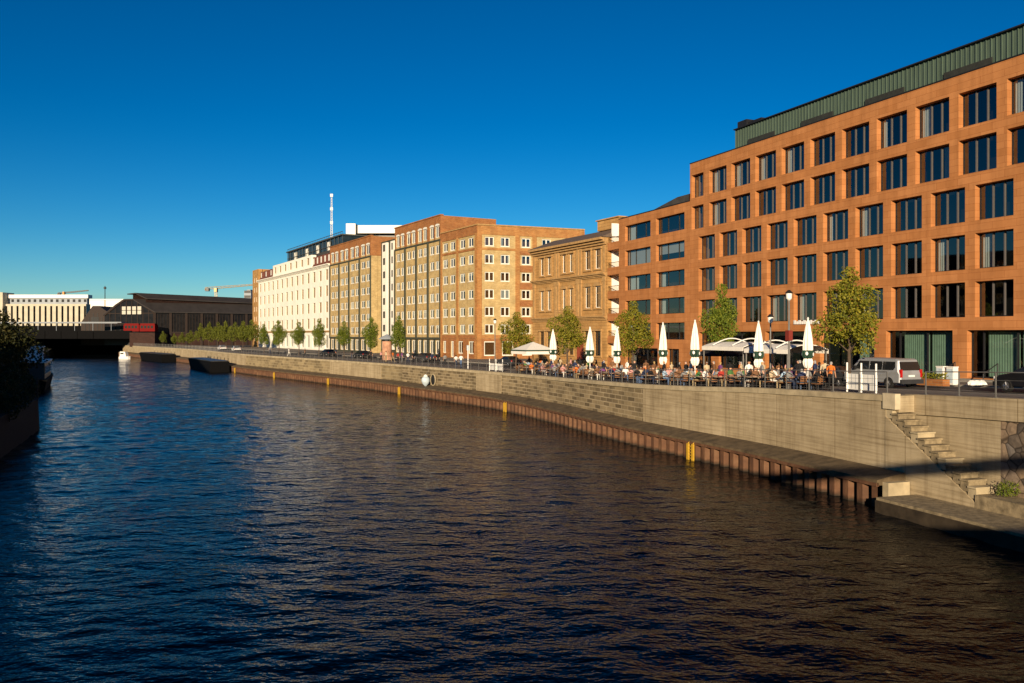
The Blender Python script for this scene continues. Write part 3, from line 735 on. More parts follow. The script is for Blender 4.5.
# ------------------------------------------------------------------ 2. sandstone villa
Pv1=Vector((12.6,113.5)); Pv0=Vector((3.25,132.2)); Fv=Face(Pv0,Pv1); Lv=Fv.L
V=building('villa_building',Pv0,'old two tone sandstone palace front with cornices and arched window heads',3.6)
grp=[(.8+1.0,3.9+1.0),(9.2,11.4),(16.0,19.3)]
cols=[(2.4,3.7),(4.6,5.9),(9.1,10.3),(11.1,12.3),(15.4,16.9),(18.0,19.5)]
opsV=[]
for i,(a,b) in enumerate(cols):
    opsV.append((a,b,17.0,19.6)); opsV.append((a,b,11.7,14.6)); opsV.append((a,b,5.2,8.5))
dv=[(7.2,8.5,4.2,7.4)]
wm=wall_mesh(Lv,3.4,21.0,opsV,.24,back=1.71); Fv.build(wm,'wall',[M['stone_tan'],M['room']],V)
core(Fv,16,3.4,21.0,V,'stone_tan','rear_block',inset=2.0)
for a,b,c,d in opsV: window(V,Fv,a,b,c,d,.14,'villa',muls=((.5,.07),),trans=((.68,.07),),ft=.09,fm='steel_dark' if c<10 else 'frame_white',mm='stone_trim' if c>10 else 'steel_dark',curt=.6)
def cornice(F,L,z,dep,h,root,mat,name='cornice',x0=0):
    mb=MB(); mb.prism([(0,0)],0,0) if False else None
    for k,(dz,dd) in enumerate(((0,.3),(.33,.62),(.66,1.0))):
        mb.box(x0-.0-(.002*k),L+.002*k,-dep*dd,.12-.003*k,z+h*dz,z+h*(dz+.34)-.002)
    return F.build(mb,name,[M[mat]],root)
cornice(Fv,Lv,20.1,.95,.95,V,'stone_trim','eaves_cornice'); cornice(Fv,Lv,15.75,.55,.6,V,'stone_trim','string_course'); cornice(Fv,Lv,10.0,.5,.6,V,'stone_trim','string_course'); cornice(Fv,Lv,4.0,.3,.5,V,'stone_trim','plinth')
for a,b,c,d in opsV:
    mb=MB()
    mb.box(a-.22,a-.003,-.12,.0,c-.1,d); mb.box(b+.003,b+.22,-.12,.0,c-.1,d); mb.box(a-.3,b+.3,-.18,.02,c-.25,c-.1)
    if 11<c<13:
        n=7; w=(b-a)/2+.25; mx=(a+b)/2
        poly=[(mx+w*math.cos(math.pi*k/n),d+.05+.5*math.sin(math.pi*k/n)) for k in range(n+1)]; mb.prism(poly,-.2,-.02)
    else: mb.box(a-.35,b+.35,-.26,-.02,d+.05,d+.3)
    Fv.build(mb,'window_surround',[M['stone_trim']],V)
for x in (.25,6.9,7.7,13.2,14.0,Lv-.8):
    mb=MB(); mb.box(x,x+.55,-.16,-.004,10.65,15.7); mb.box(x-.08,x+.63,-.2,-.002,15.2,15.74); mb.box(x,x+.5,-.12,-.004,16.4,20.05); Fv.build(mb,'pilaster',[M['stone_trim']],V)
mb=MB(); mb.box(8.3,13.1,-.9,-.02,10.62,10.8); 
for k in range(15): mb.tube((8.5+.32*k,-.8,10.8),(8.5+.32*k,-.8,11.5),.06,.06,6)
mb.box(8.35,13.05,-.88,-.72,11.5,11.62); Fv.build(mb,'balcony',[M['stone_trim']],V)
mb=MB(); mb.add([(-.3,-.9,21.05),(Lv+.2,-.9,21.05),(Lv-.3,3.0,22.6),(1.2,3.0,22.6),(-.3,8,21.05),(Lv+.2,8,21.05),(Lv-.3,6,22.6),(1.2,6,22.6)],[(0,1,2,3),(3,2,6,7),(1,5,6,2),(0,3,7,4),(4,7,6,5)]); rf=Fv.build(mb,'roof',[M['slate']],V)
mb=MB(); mb.box(14.5,Lv-1.0,2.6,7.5,22.6,24.0); mb.box(14.3,Lv-.8,2.4,7.7,24.0,24.15); mb.build('roof_attic',[M['stone_tan']],rf)
mb=MB(); mb.box(Lv+.003,Lv+.16,.75,15.5,3.5,22.9); mb.build('fire_wall',[M['whitewall']],rf)
mb=MB(); mb.box(15.8,18.0,-.12,-.02,3.9,4.02); mb.box(13.3,15.3,-.06,-.0,4.1,6.9); Fv.build(mb,'red_door',[plain('dull_red_door',(.28,.06,.03),.7,.15)],V)
# ------------------------------------------------------------------ 3. the row of brick and white blocks along one line
LP=lambda Z: Vector((-6.07-.56*(Z-150.2),Z))
M['blind']=M['curtain']
# corner block C
Cc=LP(150.2); Cl=LP(163.7); F1=Face(Cl,Cc); dr=Vector((1,.40)).normalized(); F2=Face(Cc,Cc+dr*21)
C=building('brick_building',Cc,'lower corner block of yellow brick with rust red piers and white double windows',3.6)
ztops=[25.4-3.1*k for k in range(6)]
opsL=[]; 
for zt_ in ztops:
    for a in (.95,4.1,8.35,11.7): opsL.append((a,a+2.1,zt_-1.65,zt_))
opsLg=[(1.0,2.4,4.6,6.9),(4.5,5.7,3.9,6.9),(7.6,9.6,4.6,6.9),(12.0,14.0,4.6,6.9)]
wm=wall_mesh(F1.L,3.4,27.4,opsL+opsLg,.16,back=1.4); F1.build(wm,'wall',[M['ybrick'],M['room']],C)
for a,b,c,d in opsL: window(C,F1,a,b,c,d,.12,'dbl',muls=((.5,.2),),ft=.17,fm='frame_white',mm='frame_white',sill=True,curt=.5,shade=.35)
for a,b,c,d in opsLg: window(C,F1,a,b,c,d,.12,'gl',muls=((.5,.1),),ft=.18,fm='frame_white',mm='frame_white',curt=.4)
opsR=[]
for zt_ in ztops:
    for a in (1.35,4.35,8.4,12.4,16.0): opsR.append((a,a+1.75,zt_-1.65,zt_))
opsRg=[(1.2,3.4,4.3,6.9),(4.6,6.8,4.3,6.9),(8.5,10.4,4.3,6.9)]
wm=wall_mesh(F2.L,3.4,27.4,opsR+opsRg,.16,back=1.4); F2.build(wm,'wall',[M['ybrick'],M['room']],C)
for i,(a,b,c,d) in enumerate(opsR): window(C,F2,a,b,c,d,.12,'dbr',muls=((.5,.22),),ft=.15,fm='frame_white',mm='frame_white',sill=True,curt=.1,shade=0)
for a,b,c,d in opsRg: window(C,F2,a,b,c,d,.12,'gr',muls=(),ft=.2,fm='frame_white',mm='frame_white',curt=.3)
p=F2.pt(4.5,.2,ztops[3]-1.6); mb=MB(); mb.box(0,1.45,0,.03,0,1.5); mb.build('closed_roller_blind',[M['shade']],C,rel(C,p),F2.rz)
core(F1,19,3.4,27.4,C,'rbrick','rear_block',inset=1.6,u1=F1.L-.05)
for F,xs,L in ((F1,((-.02,.6),(7.0,7.75),(14.6,F1.L+.04)),F1.L),(F2,((-.04,.75),(7.2,8.0),(10.5,11.3)),F2.L)):
    mb=MB()
    for a,b in xs: mb.box(a,b,-.14,-.004,3.5,26.0)
    F.build(mb,'brick_pier',[M['obrick']],C)
    
    for q0,q1 in ((25.75,27.3),(23.05,23.45),(7.4,8.0)): mb=MB(); mb.box(-.02,L,-.10,-.006,q0,q1); F.build(mb,'brick_band',[M['rbrick' if F is F1 else 'obrick']],C)
    mb=MB(); mb.box(-.1,L,-.18,.3,27.38,27.6); F.build(mb,'parapet_cap',[M['stone_trim']],C)
mb=MB()
for i,zt_ in enumerate(ztops):
    if i<6: mb.box(8.1,10.45,-.09,-.007,zt_-3.0,zt_-1.85)
F2.build(mb,'spandrel',[M['rbrick']],C)
for F,o_ in ((F1,opsLg),(F2,opsRg)):
    mb=MB(); e=-.05
    cur=0
    for a,b,c,d in o_:
        mb.box(cur,a-.02,e,-.003,3.5,7.35); mb.box(a-.02,b+.02,e,-.003,3.5,c-.02); mb.box(a-.02,b+.02,e,-.003,d+.02,7.35); cur=b+.02
    mb.box(cur,F.L,e,-.003,3.5,7.35); F.build(mb,'ground_floor_cladding',[M['rbrick']],C)
# tall blocks B and A
def brick_block(root,F,bays,tower=None):
    L=F.L; bw=L/bays; ops=[]; arch=[]
    zt=[25.4-3.1*k for k in range(6)]
    for i in range(bays):
        b0=i*bw
        for f0,f1 in ((.12,.46),(.56,.90)):
            a,b=b0+bw*f0,b0+bw*f1
            for z in zt: ops.append((a,b,z-1.7,z))
            arch.append((a,b,26.85,29.1))
    g=[(i*bw+bw*f0,i*bw+bw*f1,4.3,6.95) for i in range(bays) for f0,f1 in ((.12,.44),(.58,.90))]
    wm=wall_mesh(L,3.4,31.0,ops+arch+g,.16,back=1.4); F.build(wm,'wall',[M['ybrick'],M['room']],root)
    for a,b,c,d in ops: window(root,F,a,b,c,d,.12,'bb',muls=((.5,.16),),ft=.16,fm='frame_white',mm='frame_white',sill=True,curt=.55,shade=.35)
    for a,b,c,d in arch:
        window(root,F,a,b,c,d,.12,'arch',muls=((.5,.12),),ft=.15,fm='frame_white',mm='frame_white',curt=.45,shade=.4)
        mb=MB(); w=(b-a)/2; mx=(a+b)/2; n=8
        mb.prism([(mx+w*math.cos(math.pi*k/n),d+.012+.42*math.sin(math.pi*k/n)) for k in range(n+1)],-.1,.1); F.build(mb,'arch_head',[M['frame_white']],root)
    for a,b,c,d in g: window(root,F,a,b,c,d,.12,'bg',muls=((.5,.1),),ft=.2,fm='frame_white',mm='frame_white',curt=.3)
    mb=MB(); mb.box(-.05,L+.05,-.2,-.008,26.15,26.45); F.build(mb,'string_course',[M['pipe']],root)
    mb=MB()
    cur=0
    for a,b,c,d in sorted(arch):
        mb.box(cur,a-.03,-.06,-.004,26.45,30.95); mb.box(a-.03,b+.03,-.06,-.004,d+.45,30.95); cur=b+.03
    mb.box(cur,L,-.06,-.004,26.45,30.95); mb.box(L+.003,L+.08,-.06,11.95,26.45,30.95); F.build(mb,'attic_band',[M['rbrick']],root)
    for i in range(bays+1):
        mb=MB(); x=i*bw; mb.box(max(x-.22,0),min(x+.22,L),-.3,-.009,7.2,26.15); F.build(mb,'dark_pier',[M['pipe']],root)
    mb=MB(); mb.box(0,L,-.32,-.01,7.15,7.55); cur=0
    for a,b,c,d in g: mb.box(cur,a-.02,-.12,-.003,3.5,7.14); mb.box(a-.02,b+.02,-.12,-.003,3.5,c-.03); cur=b+.02
    mb.box(cur,L,-.12,-.003,3.5,7.14); F.build(mb,'ground_floor_cladding',[M['pipe']],root)
    mb=MB(); mb.box(-.15,L+.15,-.2,.5,30.98,31.2); F.build(mb,'parapet_cap',[M['rbrick']],root)
FB=Face(LP(184.5),LP(163.7)-Vector((0,0)))
BB=building('brick_building',LP(184.5),'taller yellow brick block with arched attic windows beside the corner block',3.6)
brick_block(BB,FB,4); core(FB,12,3.4,31.0,BB,'ybrick','rear_block',inset=1.6)
FA=Face(LP(225),LP(197.6))
BA=building('brick_building',LP(225),'yellow brick block with four dark piers adjoining the white office block',3.6)
brick_block(BA,FA,4); core(FA,17,3.4,31.0,BA,'ybrick','rear_block',inset=1.6)
# recessed stair link between them
FS=Face(LP(197.6)+FA.n*2.4,LP(184.5)+FA.n*2.4)
ST=building('stair_block',LP(197.6)+FA.n*2.4,'narrow recessed grey stair block with two pale window strips between the tall brick blocks',3.6)
wm=wall_mesh(FS.L,3.4,29.6,[],.1,back=1); FS.build(wm,'wall',[M['pipe'],M['room']],ST); core(FS,12,3.4,29.5,ST,'pipe','rear_block')
for x0,x1 in ((2.0,4.9),(7.3,9.6)):
    for k in range(8):
        mb=MB(); z=5.2+3.05*k; mb.box(x0,x1,-.5,-.02,z-.5,z+2.54); F_=FS.build(mb,'pale_strip',[M['cream']],ST)
        o=window(ST,FS,x0+.9,x1-.9,z+.6,z+2.1,-.60,'st',muls=((.5,.1),),ft=.12,fm='steel_dark',mm='steel_dark')
# white office block
FW=Face(LP(297),LP(225)); Lw=FW.L
W=building('white_building',LP(297),'long white rendered office block with red brown mansard roof and roof mast',3.6)
nc=14; cp=Lw/nc; opsW=[]; attic=[]
for i in range(nc):
    a=i*cp+cp*.28; b=a+cp*.40
    for z in (23.0,18.7,14.4,10.1): opsW.append((a,b,z-.3,z+2.5))
opsWg=[(i*cp+cp*.2,i*cp+cp*.75,4.4,7.9) for i in range(nc)]
wm=wall_mesh(Lw,3.4,26.9,opsW+opsWg,.3,back=1.5); FW.build(wm,'wall',[M['cream'],M['room']],W); core(FW,18,3.4,26.9,W,'cream','rear_block',inset=1.9)
for a,b,c,d in opsW: window(W,FW,a,b,c,d,.25,'wh',muls=((.5,.10),),trans=((.66,.10),),ft=.09,fm='stone_trim',mm='stone_trim',curt=.12,shade=.05)
for i,(a,b,c,d) in enumerate(opsWg): window(W,FW,a,b,c,d,.25,'wg',muls=((.33,.12),(.66,.12)),ft=.15,fm='frame_white',mm='frame_white',curt=.1)
cornice(FW,Lw,26.2,.8,.7,W,'cream','eaves_cornice'); cornice(FW,Lw,8.7,.4,.5,W,'stone_trim','string_course')
ua,ub=cp*3.5,cp*11.0
wm=wall_mesh(ub,27.0,30.6,[(ua+(ub-ua)*(k+.3)/7,ua+(ub-ua)*(k+.66)/7,27.9,29.9) for k in range(7)],.25,back=1.2,u0=ua); FW.build(wm,'attic_wall',[M['cream'],M['room']],W)
for k in range(7): window(W,FW,ua+(ub-ua)*(k+.3)/7,ua+(ub-ua)*(k+.66)/7,27.9,29.9,.2,'wat',ft=.1,fm='stone_trim',mm='stone_trim')
for a,b,nd in ((0,ua-.05,3),(ub+.05,Lw,5)):
    mb=MB(); mb.add([(a,.1,26.95),(b,.1,26.95),(b,2.0,30.3),(a,2.0,30.3),(a,9,26.95),(b,9,26.95),(b,9,30.3),(a,9,30.3)],[(0,1,2,3),(4,7,6,5),(3,2,6,7),(0,3,7,4),(1,5,6,2)]); rf=FW.build(mb,'mansard_roof',[M['mansard']],W)
    for k in range(nd):
        x=a+(b-a)*(k+.5)/nd; mb=MB(); mb.box(x-.75,x+.75,.25,1.6,27.5,29.6); mb.box(x-.9,x+.9,.15,1.7,29.6,29.75); d_=mb.build('dormer',[M['mansard']],rf)
        mb=MB(); mb.box(x-.55,x+.55,.2,.245,27.75,29.4); mb.build('dormer_window',[M['frame_white']],d_)
mb=MB(); mb.box(ua-6,Lw,3.5,16,27,31.6); FW.build(mb,'roof_slab',[M['roof']],W)
# glazed pavilion on the roof
def pav():
    mb=MB(); a,b=ua-2,Lw-6
    mb.box(a,b,5.5,15,31.6,35.2)
    o=FW.build(mb,'roof_pavilion',[M['glassroof']],W)
    mb=MB(); n=16
    for i in range(n+1):
        x=a+(b-a)*i/n; mb.tube((x,5.3,31.6),(x,5.3,35.3),.09,n=5)
        if i<n: mb.tube((x,5.3,31.7),(x+(b-a)/n,5.3,35.2),.05,n=4)
    for z in (33.2,35.25,36.3): mb.tube((a,5.3,z),(b,5.3,z),.1,n=5)
    for i in range(n*2+1): x=a+(b-a)*i/(2*n); mb.tube((x,5.3,35.3),(x,5.3,36.3),.04,n=4)
    mb.build('steel_lattice',[M['lattice']],o)
    mb=MB(); mb.box(a-.5,b+.5,4.9,15.5,35.25,35.6); mb.build('pavilion_roof',[M['lattice']],o)
    mb=MB()
    for x in (a+8,a+21,a+33,b-14): mb=MB(); mb.box(x,x+3,5.35,5.45,32.2,34.6); mb.build('blind_panel',[M['cream']],o)
pav()
def mast(root):
    p=FW.pt(Lw-24.5,8,35.6); mb=MB(); x,y,z=p; H=13.5
    for dx,dy in ((.32,0),(-.2,.28),(-.2,-.28)): mb.tube((x+dx,y+dy,z),(x+dx*.5,y+dy*.5,z+H),.07,.04,5)
    for k in range(18):
        zz=z+H*k/18; z2=z+H*(k+1)/18; s_=1-.5*k/18
        c=[(.32*s_,0),(-.2*s_,.28*s_),(-.2*s_,-.28*s_)]
        for i in range(3): mb.tube((x+c[i][0],y+c[i][1],zz),(x+c[(i+1)%3][0],y+c[(i+1)%3][1],z2),.035,n=4)
    for k in (5,9,13): mb.box(x-.4,x+.4,y-.06,y+.06,z+k,z+k+.8)
    o=mb.build('mast',[M['white']],None); o.location=(0,0,0); tag(o,'slender white lattice radio mast standing on the roof of the white office block','mast')
mast(W)
# tan narrow end house and block with white crane-like roof frame
FT=Face(LP(305),LP(297.2)); T=building('narrow_building',LP(305),'narrow tan house end wall at the left of the white office block',3.6)
wm=wall_mesh(FT.L,3.4,31,[(2.2,3.7,6+3.4*k,7.8+3.4*k) for k in range(7)]+[(5.4,6.9,6+3.4*k,7.8+3.4*k) for k in range(7)],.2,back=1.2); FT.build(wm,'wall',[M['stone_tan'],M['room']],T); core(FT,14,3.4,31,T,'stone_tan','rear_block')
for k in range(7):
    for a in (2.2,5.4): window(T,FT,a,a+1.5,6+3.4*k,7.8+3.4*k,.18,'tn',ft=.12,fm='frame_white',mm='frame_white')
def whiteframe():
    Z=252.0; X=lambda px: (px-512)/FPX*Z; H=lambda y: CAMZ+(HZ-y)*Z/FPX
    root=building('white_building',(X(370),Z),'bright white modern block with a tall slab and overhanging roof beam behind the brick blocks',3.6)
    def bx(x0,x1,y0,y1,za,zb,nm,m):
        mb=MB(); mb.box(x0,x1,y0,y1,za,zb); o=mb.build(nm,[M[m]],root,(-root.location.x,-root.location.y,-root.location.z)); return o
    bx(X(346),X(355.5),Z,Z+10,3.6,H(223.5),'stair_slab','whitewall'); bx(X(357.5),X(412),Z+.5,Z+10,H(233),H(225),'roof_beam','whitewall')
    bx(X(355.6),X(412),Z+2.5,Z+9,3.6,H(233.2),'dark_recess','station_glass'); bx(X(355.6),X(357.4),Z+1,Z+9,H(233),H(224.5),'joint','steel_dark')
whiteframe()
# ------------------------------------------------------------------ far scene: railway bridge, station, buildings, cranes
def XP(px,Z): return (px-512)/FPX*Z
def HP(y,Z): return CAMZ+(HZ-y)*Z/FPX
def raw(mb,name,mats,root,smooth=False):
    return mb.build(name,mats,root,(-root.location.x,-root.location.y,-root.location.z),0,smooth)
# railway bridge
BZ=318.0
br=empty('railway_bridge',(-170,BZ,0),'dark steel railway bridge crossing the river before the station hall','bridge')
xl,xr=-300.0,XP(153,BZ)
mb=MB(); mb.box(xl,xr,BZ,BZ+52,8.0,9.0); raw(mb,'deck',[M['black_steel']],br)
mb=MB(); mb.box(xl,XP(132,BZ),BZ-.6,BZ-.003,6.6,9.6); raw(mb,'girder',[M['black_steel']],br)
for k in range(24):
    x=xl+6+k*6.0
    if x<XP(119,BZ): mb=MB(); mb.box(x,x+.25,BZ-.85,BZ-.61,6.7,9.5); raw(mb,'girder_rib',[M['black_steel']],br)
mb=MB(); mb.path([(xl,BZ-.5,12.4),(XP(118,BZ),BZ-.5,12.4)],.10,6)
for k in range(22):
    x=xl+8+6.8*k
    if x<XP(118,BZ): mb.tube((x,BZ-.5,9.6),(x,BZ-.5,12.4),.08,n=5)
mb.box(xl,XP(120,BZ),BZ+1.0,BZ+6,12.6,12.9); raw(mb,'platform_canopy',[M['haze_grey']],br)
for x in (XP(136,BZ)+2,XP(20,BZ)-20,-262):
    mb=MB(); mb.box(x-4,x+4,BZ+6,BZ+51,-.5,7.99); raw(mb,'pier',[M['brown_brick']],br)
mb=MB(); mb.box(xl-30,-110,BZ+52.1,BZ+54,-.5,12); raw(mb,'rear_abutment',[M['black_steel']],br)
mb=MB(); mb.box(XP(132,BZ),XP(157,BZ),BZ-2,BZ+12,3.6,8.9); raw(mb,'abutment',[M['brown_brick']],br)
# red train
tr=empty('train',(XP(138,BZ),BZ+2,9.0),'red suburban train on the railway bridge in front of the station gable','train')
xa,xb=XP(122,BZ),XP(154,BZ); 
for k in range(2):
    a=xa+(xb-xa)*k/2+.1; b=xa+(xb-xa)*(k+1)/2-.1
    mb=MB(); mb.box(a,b,BZ+1,BZ+3.8,9.35,11.9); mb.box(a+.2,b-.2,BZ+1.2,BZ+3.6,11.9,12.3); c_=raw(mb,'carriage',[M['train_red']],tr)
    for j in range(4):
        w0=a+.5+j*(b-a-.8)/4; mb=MB(); mb.box(w0,w0+(b-a)/4-.6,BZ+.96,BZ+.995,10.5,11.5); q=mb.build('window',[M['carglass']],c_)
    mb=MB()
    for x in (a+.9,b-.9):
        for dx in (-.45,.45): mb.add([(x+dx+.35*math.cos(2*math.pi*i/10),BZ+y,9.36+.35*math.sin(2*math.pi*i/10)) for y in (1.1,1.3) for i in range(10)],[tuple(range(10)),tuple(range(19,9,-1))]+[(i,(i+1)%10,10+(i+1)%10,10+i) for i in range(10)])
    mb.build('bogie',[M['black_steel']],c_)
# station hall
def station():
    Z0=334.0; root=empty('station_hall',(XP(135,Z0),Z0,3.6),'large dark railway station hall with glazed gable and long curved roof','station')
    # gable end faces the bridge, long side recedes to the right
    gl,gr=Vector((XP(107,Z0),Z0-2)),Vector((XP(163,Z0),Z0-8)); side=Vector((.84,.54)).normalized()
    n=Face(gl,gr); L=58.0
    prof=[(0,15.6),(.26,19.6),(.42,21.6),(.60,21.6),(1.0,16.6)]
    mb=MB(); W_=n.L; pts=[(0,4)]+[(t*W_,z) for t,z in prof]+[(W_,4)]
    mb.prism([pts[0]]+pts[1:],0,.6); n.build(mb,'gable',[M['station_glass']],root)
    mb=MB()
    for k in range(1,9): mb.box(W_*k/9-.12,W_*k/9+.12,-.12,-.005,9,16.6+(4.6 if 2<k<7 else 1.6))
    for z in (12.2,16.2): mb.box(0,W_,-.15,-.13,z,z+.3)
    for (t0,z0),(t1,z1) in zip(prof,prof[1:]): mb.tube((t0*W_,-.1,z0),(t1*W_,-.1,z1),.35,n=6)
    n.build(mb,'gable_frame',[M['station_steel']],root)
    for k in range(4):
        mb=MB(); x=W_*.36+k*2.35; mb.box(x,x+1.7,-.22,-.16,16.0,17.4); mb.box(x,x+1.7,-.22,-.16,17.6,19.0); n.build(mb,'pale_panel',[M['lit_panel']],root)
    # long side
    s0=gr; F=Face(s0,s0+side*L)
    mb=MB(); mb.box(0,L,.2,10,3.6,16.7); F.build(mb,'side_wall',[M['station_glass']],root)
    nb=10
    for i in range(nb+1):
        mb=MB(); x=L*i/nb; mb.box(x-.45,x+.45,-.25,.195,3.6,16.6); F.build(mb,'pier',[M['station_steel']],root)
    mb=MB()
    for i in range(nb*5): x=L*i/(nb*5); mb.box(x-.06,x+.06,.05,.19,9,16)
    mb.box(0,L,-.1,.18,8.6,9.2); F.build(mb,'glazing_bar',[M['station_steel']],root)
    mb=MB(); mb.box(0,L,.06,.19,3.6,8.5); F.build(mb,'brick_base',[M['brown_brick']],root)
    # hall roof: the gable profile carried back along the platforms
    def loft(p0,p1,nm,mt,ua,ub,drop=0.0):
        q=MB(); a=n.pt(p0[0]*W_); b=n.pt(p1[0]*W_); sv=Vector((side.x,side.y,0))
        c=[a+sv*ua+Vector((0,0,p0[1])),b+sv*ua+Vector((0,0,p1[1])),b+sv*ub+Vector((0,0,p1[1]-drop)),a+sv*ub+Vector((0,0,p0[1]-drop))]
        dn=Vector((0,0,-.35)); q.add(c+[v+dn for v in c],[(0,1,2,3),(7,6,5,4),(0,4,5,1),(1,5,6,2),(2,6,7,3),(3,7,4,0)]); return raw(q,nm,[M[mt]],root)
    for (t0,z0),(t1,z1) in zip(prof,prof[1:]): loft((t0,z0+.3),(t1+(.04 if t1==1 else 0),z1+.3),'roof_slope','station_roof',-.6,L)
    loft((.46,22.0),(.46,24.0),'clerestory','brown_brick',2,L,1.2); loft((.72,20.2),(.72,22.1),'clerestory','brown_brick',2,L,1.2)
    loft((.40,24.0),(.56,24.3),'upper_roof','station_roof',1,L,1.4); loft((.56,24.3),(.78,22.2),'upper_roof','station_roof',1,L,1.4)
    q0=loft((.46,21.9),(.72,20.4),'clerestory_end','station_glass',2,2.5)
    loft((.86,18.75),(.89,18.6),'pale_roof_strip','pale_roof',10,L)
    # lower second gable on the left
    g2=Face(Vector((XP(81,Z0+6),Z0+6)),Vector((XP(110,Z0+6),Z0+6))); W2=g2.L
    mb=MB(); pr=[(0,4),(0,13.0),(W2*.40,19.6),(W2*.62,19.6),(W2,16.5),(W2,4)]; mb.prism(pr,0,14); g2.build(mb,'side_gable',[M['station_steel']],root)
    mb=MB()
    for k in range(1,7): mb.box(W2*k/7-.15,W2*k/7+.15,-.1,-.004,6,12+5.5*(1-abs(k-3.5)/3.5))
    mb.box(W2*.35,W2*.62,-.08,-.005,12.5,15.2); g2.build(mb,'gable_frame',[M['station_glass']],root)
station()
# far pale building behind the bridge
def farbuilding():
    Z=430.0; root=building('far_building',(XP(40,Z),Z),'far cream building with a row of white piers beyond the railway bridge',3.6)
    x0,x1=XP(-60,Z),XP(86,Z); z1=HP(304,Z); F=Face((x0,Z),(x1,Z)); L=F.L
    n=26; ops=[(L*(i+.62)/n,L*(i+.98)/n,8,z1-1) for i in range(n)]
    wm=wall_mesh(L,3.4,z1,ops,.8,back=1); F.build(wm,'wall',[M['far_cream'],M['room']],root); core(F,4.5,3.4,z1,root,'far_cream','rear_block',inset=2)
    mb=MB(); mb.box(0,L-1,3,5.5,z1,HP(298,Z)); F.build(mb,'attic',[M['haze_grey']],root)
    for i in range(n):
        mb=MB(); mb.box(L*(i+.1)/n,L*(i+.55)/n,2.9,2.99,z1+1.1,z1+2.5); F.build(mb,'attic_window',[M['station_glass']],root)
    mb=MB(); mb.box(-2,L,2,6.5,HP(298,Z)+.01,HP(294.5,Z)); F.build(mb,'white_roof',[M['whitewall']],root)
    mb=MB(); mb.box(0,XP(5,Z)-x0,-2,8,3.4,HP(292.5,Z)); F.build(mb,'corner_tower',[M['far_cream']],root)
    Z=470; root=building('far_building',(XP(102,Z),Z),'low white far building seen above the left gable of the station',3.6)
    mb=MB(); mb.box(XP(86,Z),XP(124,Z),Z,Z+15,3.5,HP(300,Z)); raw(mb,'wall',[M['whitewall']],root)
    mb=MB(); mb.box(XP(86,Z)-.5,XP(124,Z)+.5,Z-.5,Z+15.5,HP(300,Z),HP(299,Z)); raw(mb,'roof_edge',[M['whitewall']],root)
    Z=560; root=building('far_building',(XP(247,Z),Z),'hazy grey blue tower peeking out left of the narrow tan house',3.6)
    mb=MB(); mb.box(XP(244,Z),XP(251,Z),Z,Z+10,3.5,HP(291,Z)); raw(mb,'wall',[M['haze_grey']],root)
    mb=MB(); 
    for k in range(9): mb.box(XP(244.3,Z),XP(250.7,Z),Z-.1,Z-.02,10+3.2*k,11.6+3.2*k)
    raw(mb,'window_band',[M['station_glass']],root)
    mb=MB(); mb.box(XP(246.5,Z),XP(250,Z),Z+1,Z+8,HP(291,Z),HP(289.5,Z)); raw(mb,'roof_plant',[M['haze_grey']],root)
farbuilding()
def crane(Z,pxm,yb,jib,label,mat,thick=1.0,name='tower_crane'):
    """jib = (px0,y0,px1,y1) tip positions used to size a real crane"""
    zj=HP(yb,Z); x=XP(pxm,Z); root=empty(name,(x,Z,3.6),label,'crane')
    t=.8*thick; mb=MB()
    for dx,dy in ((-t,-t),(t,-t),(t,t),(-t,t)): mb.tube((x+dx,Z+dy,3.6),(x+dx,Z+dy,zj),.16*thick,n=4)
    z=3.6
    while z<zj-2: mb.tube((x-t,Z-t,z),(x+t,Z-t,z+2),.08*thick,n=4); mb.tube((x+t,Z+t,z),(x+t,Z-t,z+2),.08*thick,n=4); z+=2
    raw(mb,'mast',[mat],root)
    a=Vector((XP(jib[0],Z),Z,HP(jib[1],Z))); b=Vector((XP(jib[2],Z),Z+25,HP(jib[3],Z)))
    mb=MB(); d=(b-a); up=Vector((0,0,1.7*thick)); n=14
    mb.tube(a-Vector((0,.8,0)),b-Vector((0,.8,0)),.22*thick,n=5); mb.tube(a+Vector((0,.8,0)),b+Vector((0,.8,0)),.22*thick,n=5); mb.tube(a+up,b+up*.5,.22*thick,n=5)
    for i in range(n): mb.tube(a+d*i/n-Vector((0,.8,0)),a+d*(i+.5)/n+up*(1-.5*i/n),.12*thick,n=4); mb.tube(a+d*(i+.5)/n+up*(1-.5*i/n),a+d*(i+1)/n+Vector((0,.8,0)),.12*thick,n=4)
    raw(mb,'jib',[mat],root)
    mb=MB(); mb.box(x-1.1*thick,x+1.1*thick,Z-1.0,Z+1.0,zj-1,zj+1.6*thick); raw(mb,'cab',[mat],root)
    mb=MB(); c=a+d*.04; mb.box(c.x-1.5*thick,c.x+1.5*thick,c.y-1,c.y+1,c.z-1.6*thick,c.z+1.0*thick); raw(mb,'counterweight',[M['cargrey']],root)
crane(420,216,290,(205,289.5,247,281.5),'pale yellow tower crane jib above the station roof',M['crane'],.6)
crane(640,64,293,(58,294,72,289),'small orange crane above the far cream building',M['crane_orange'],.6)
mb=MB(); Z=470; mb.tube((XP(105,Z),Z,3.6),(XP(105,Z),Z,HP(286,Z)),.35,.2,6); mb.box(XP(105,Z)-.5,XP(105,Z)+.5,Z-.5,Z+.5,HP(289,Z),HP(287,Z)); tag(mb.build('pole',[M['steel_dark']]),'thin dark pole rising left of the station gable','pole')
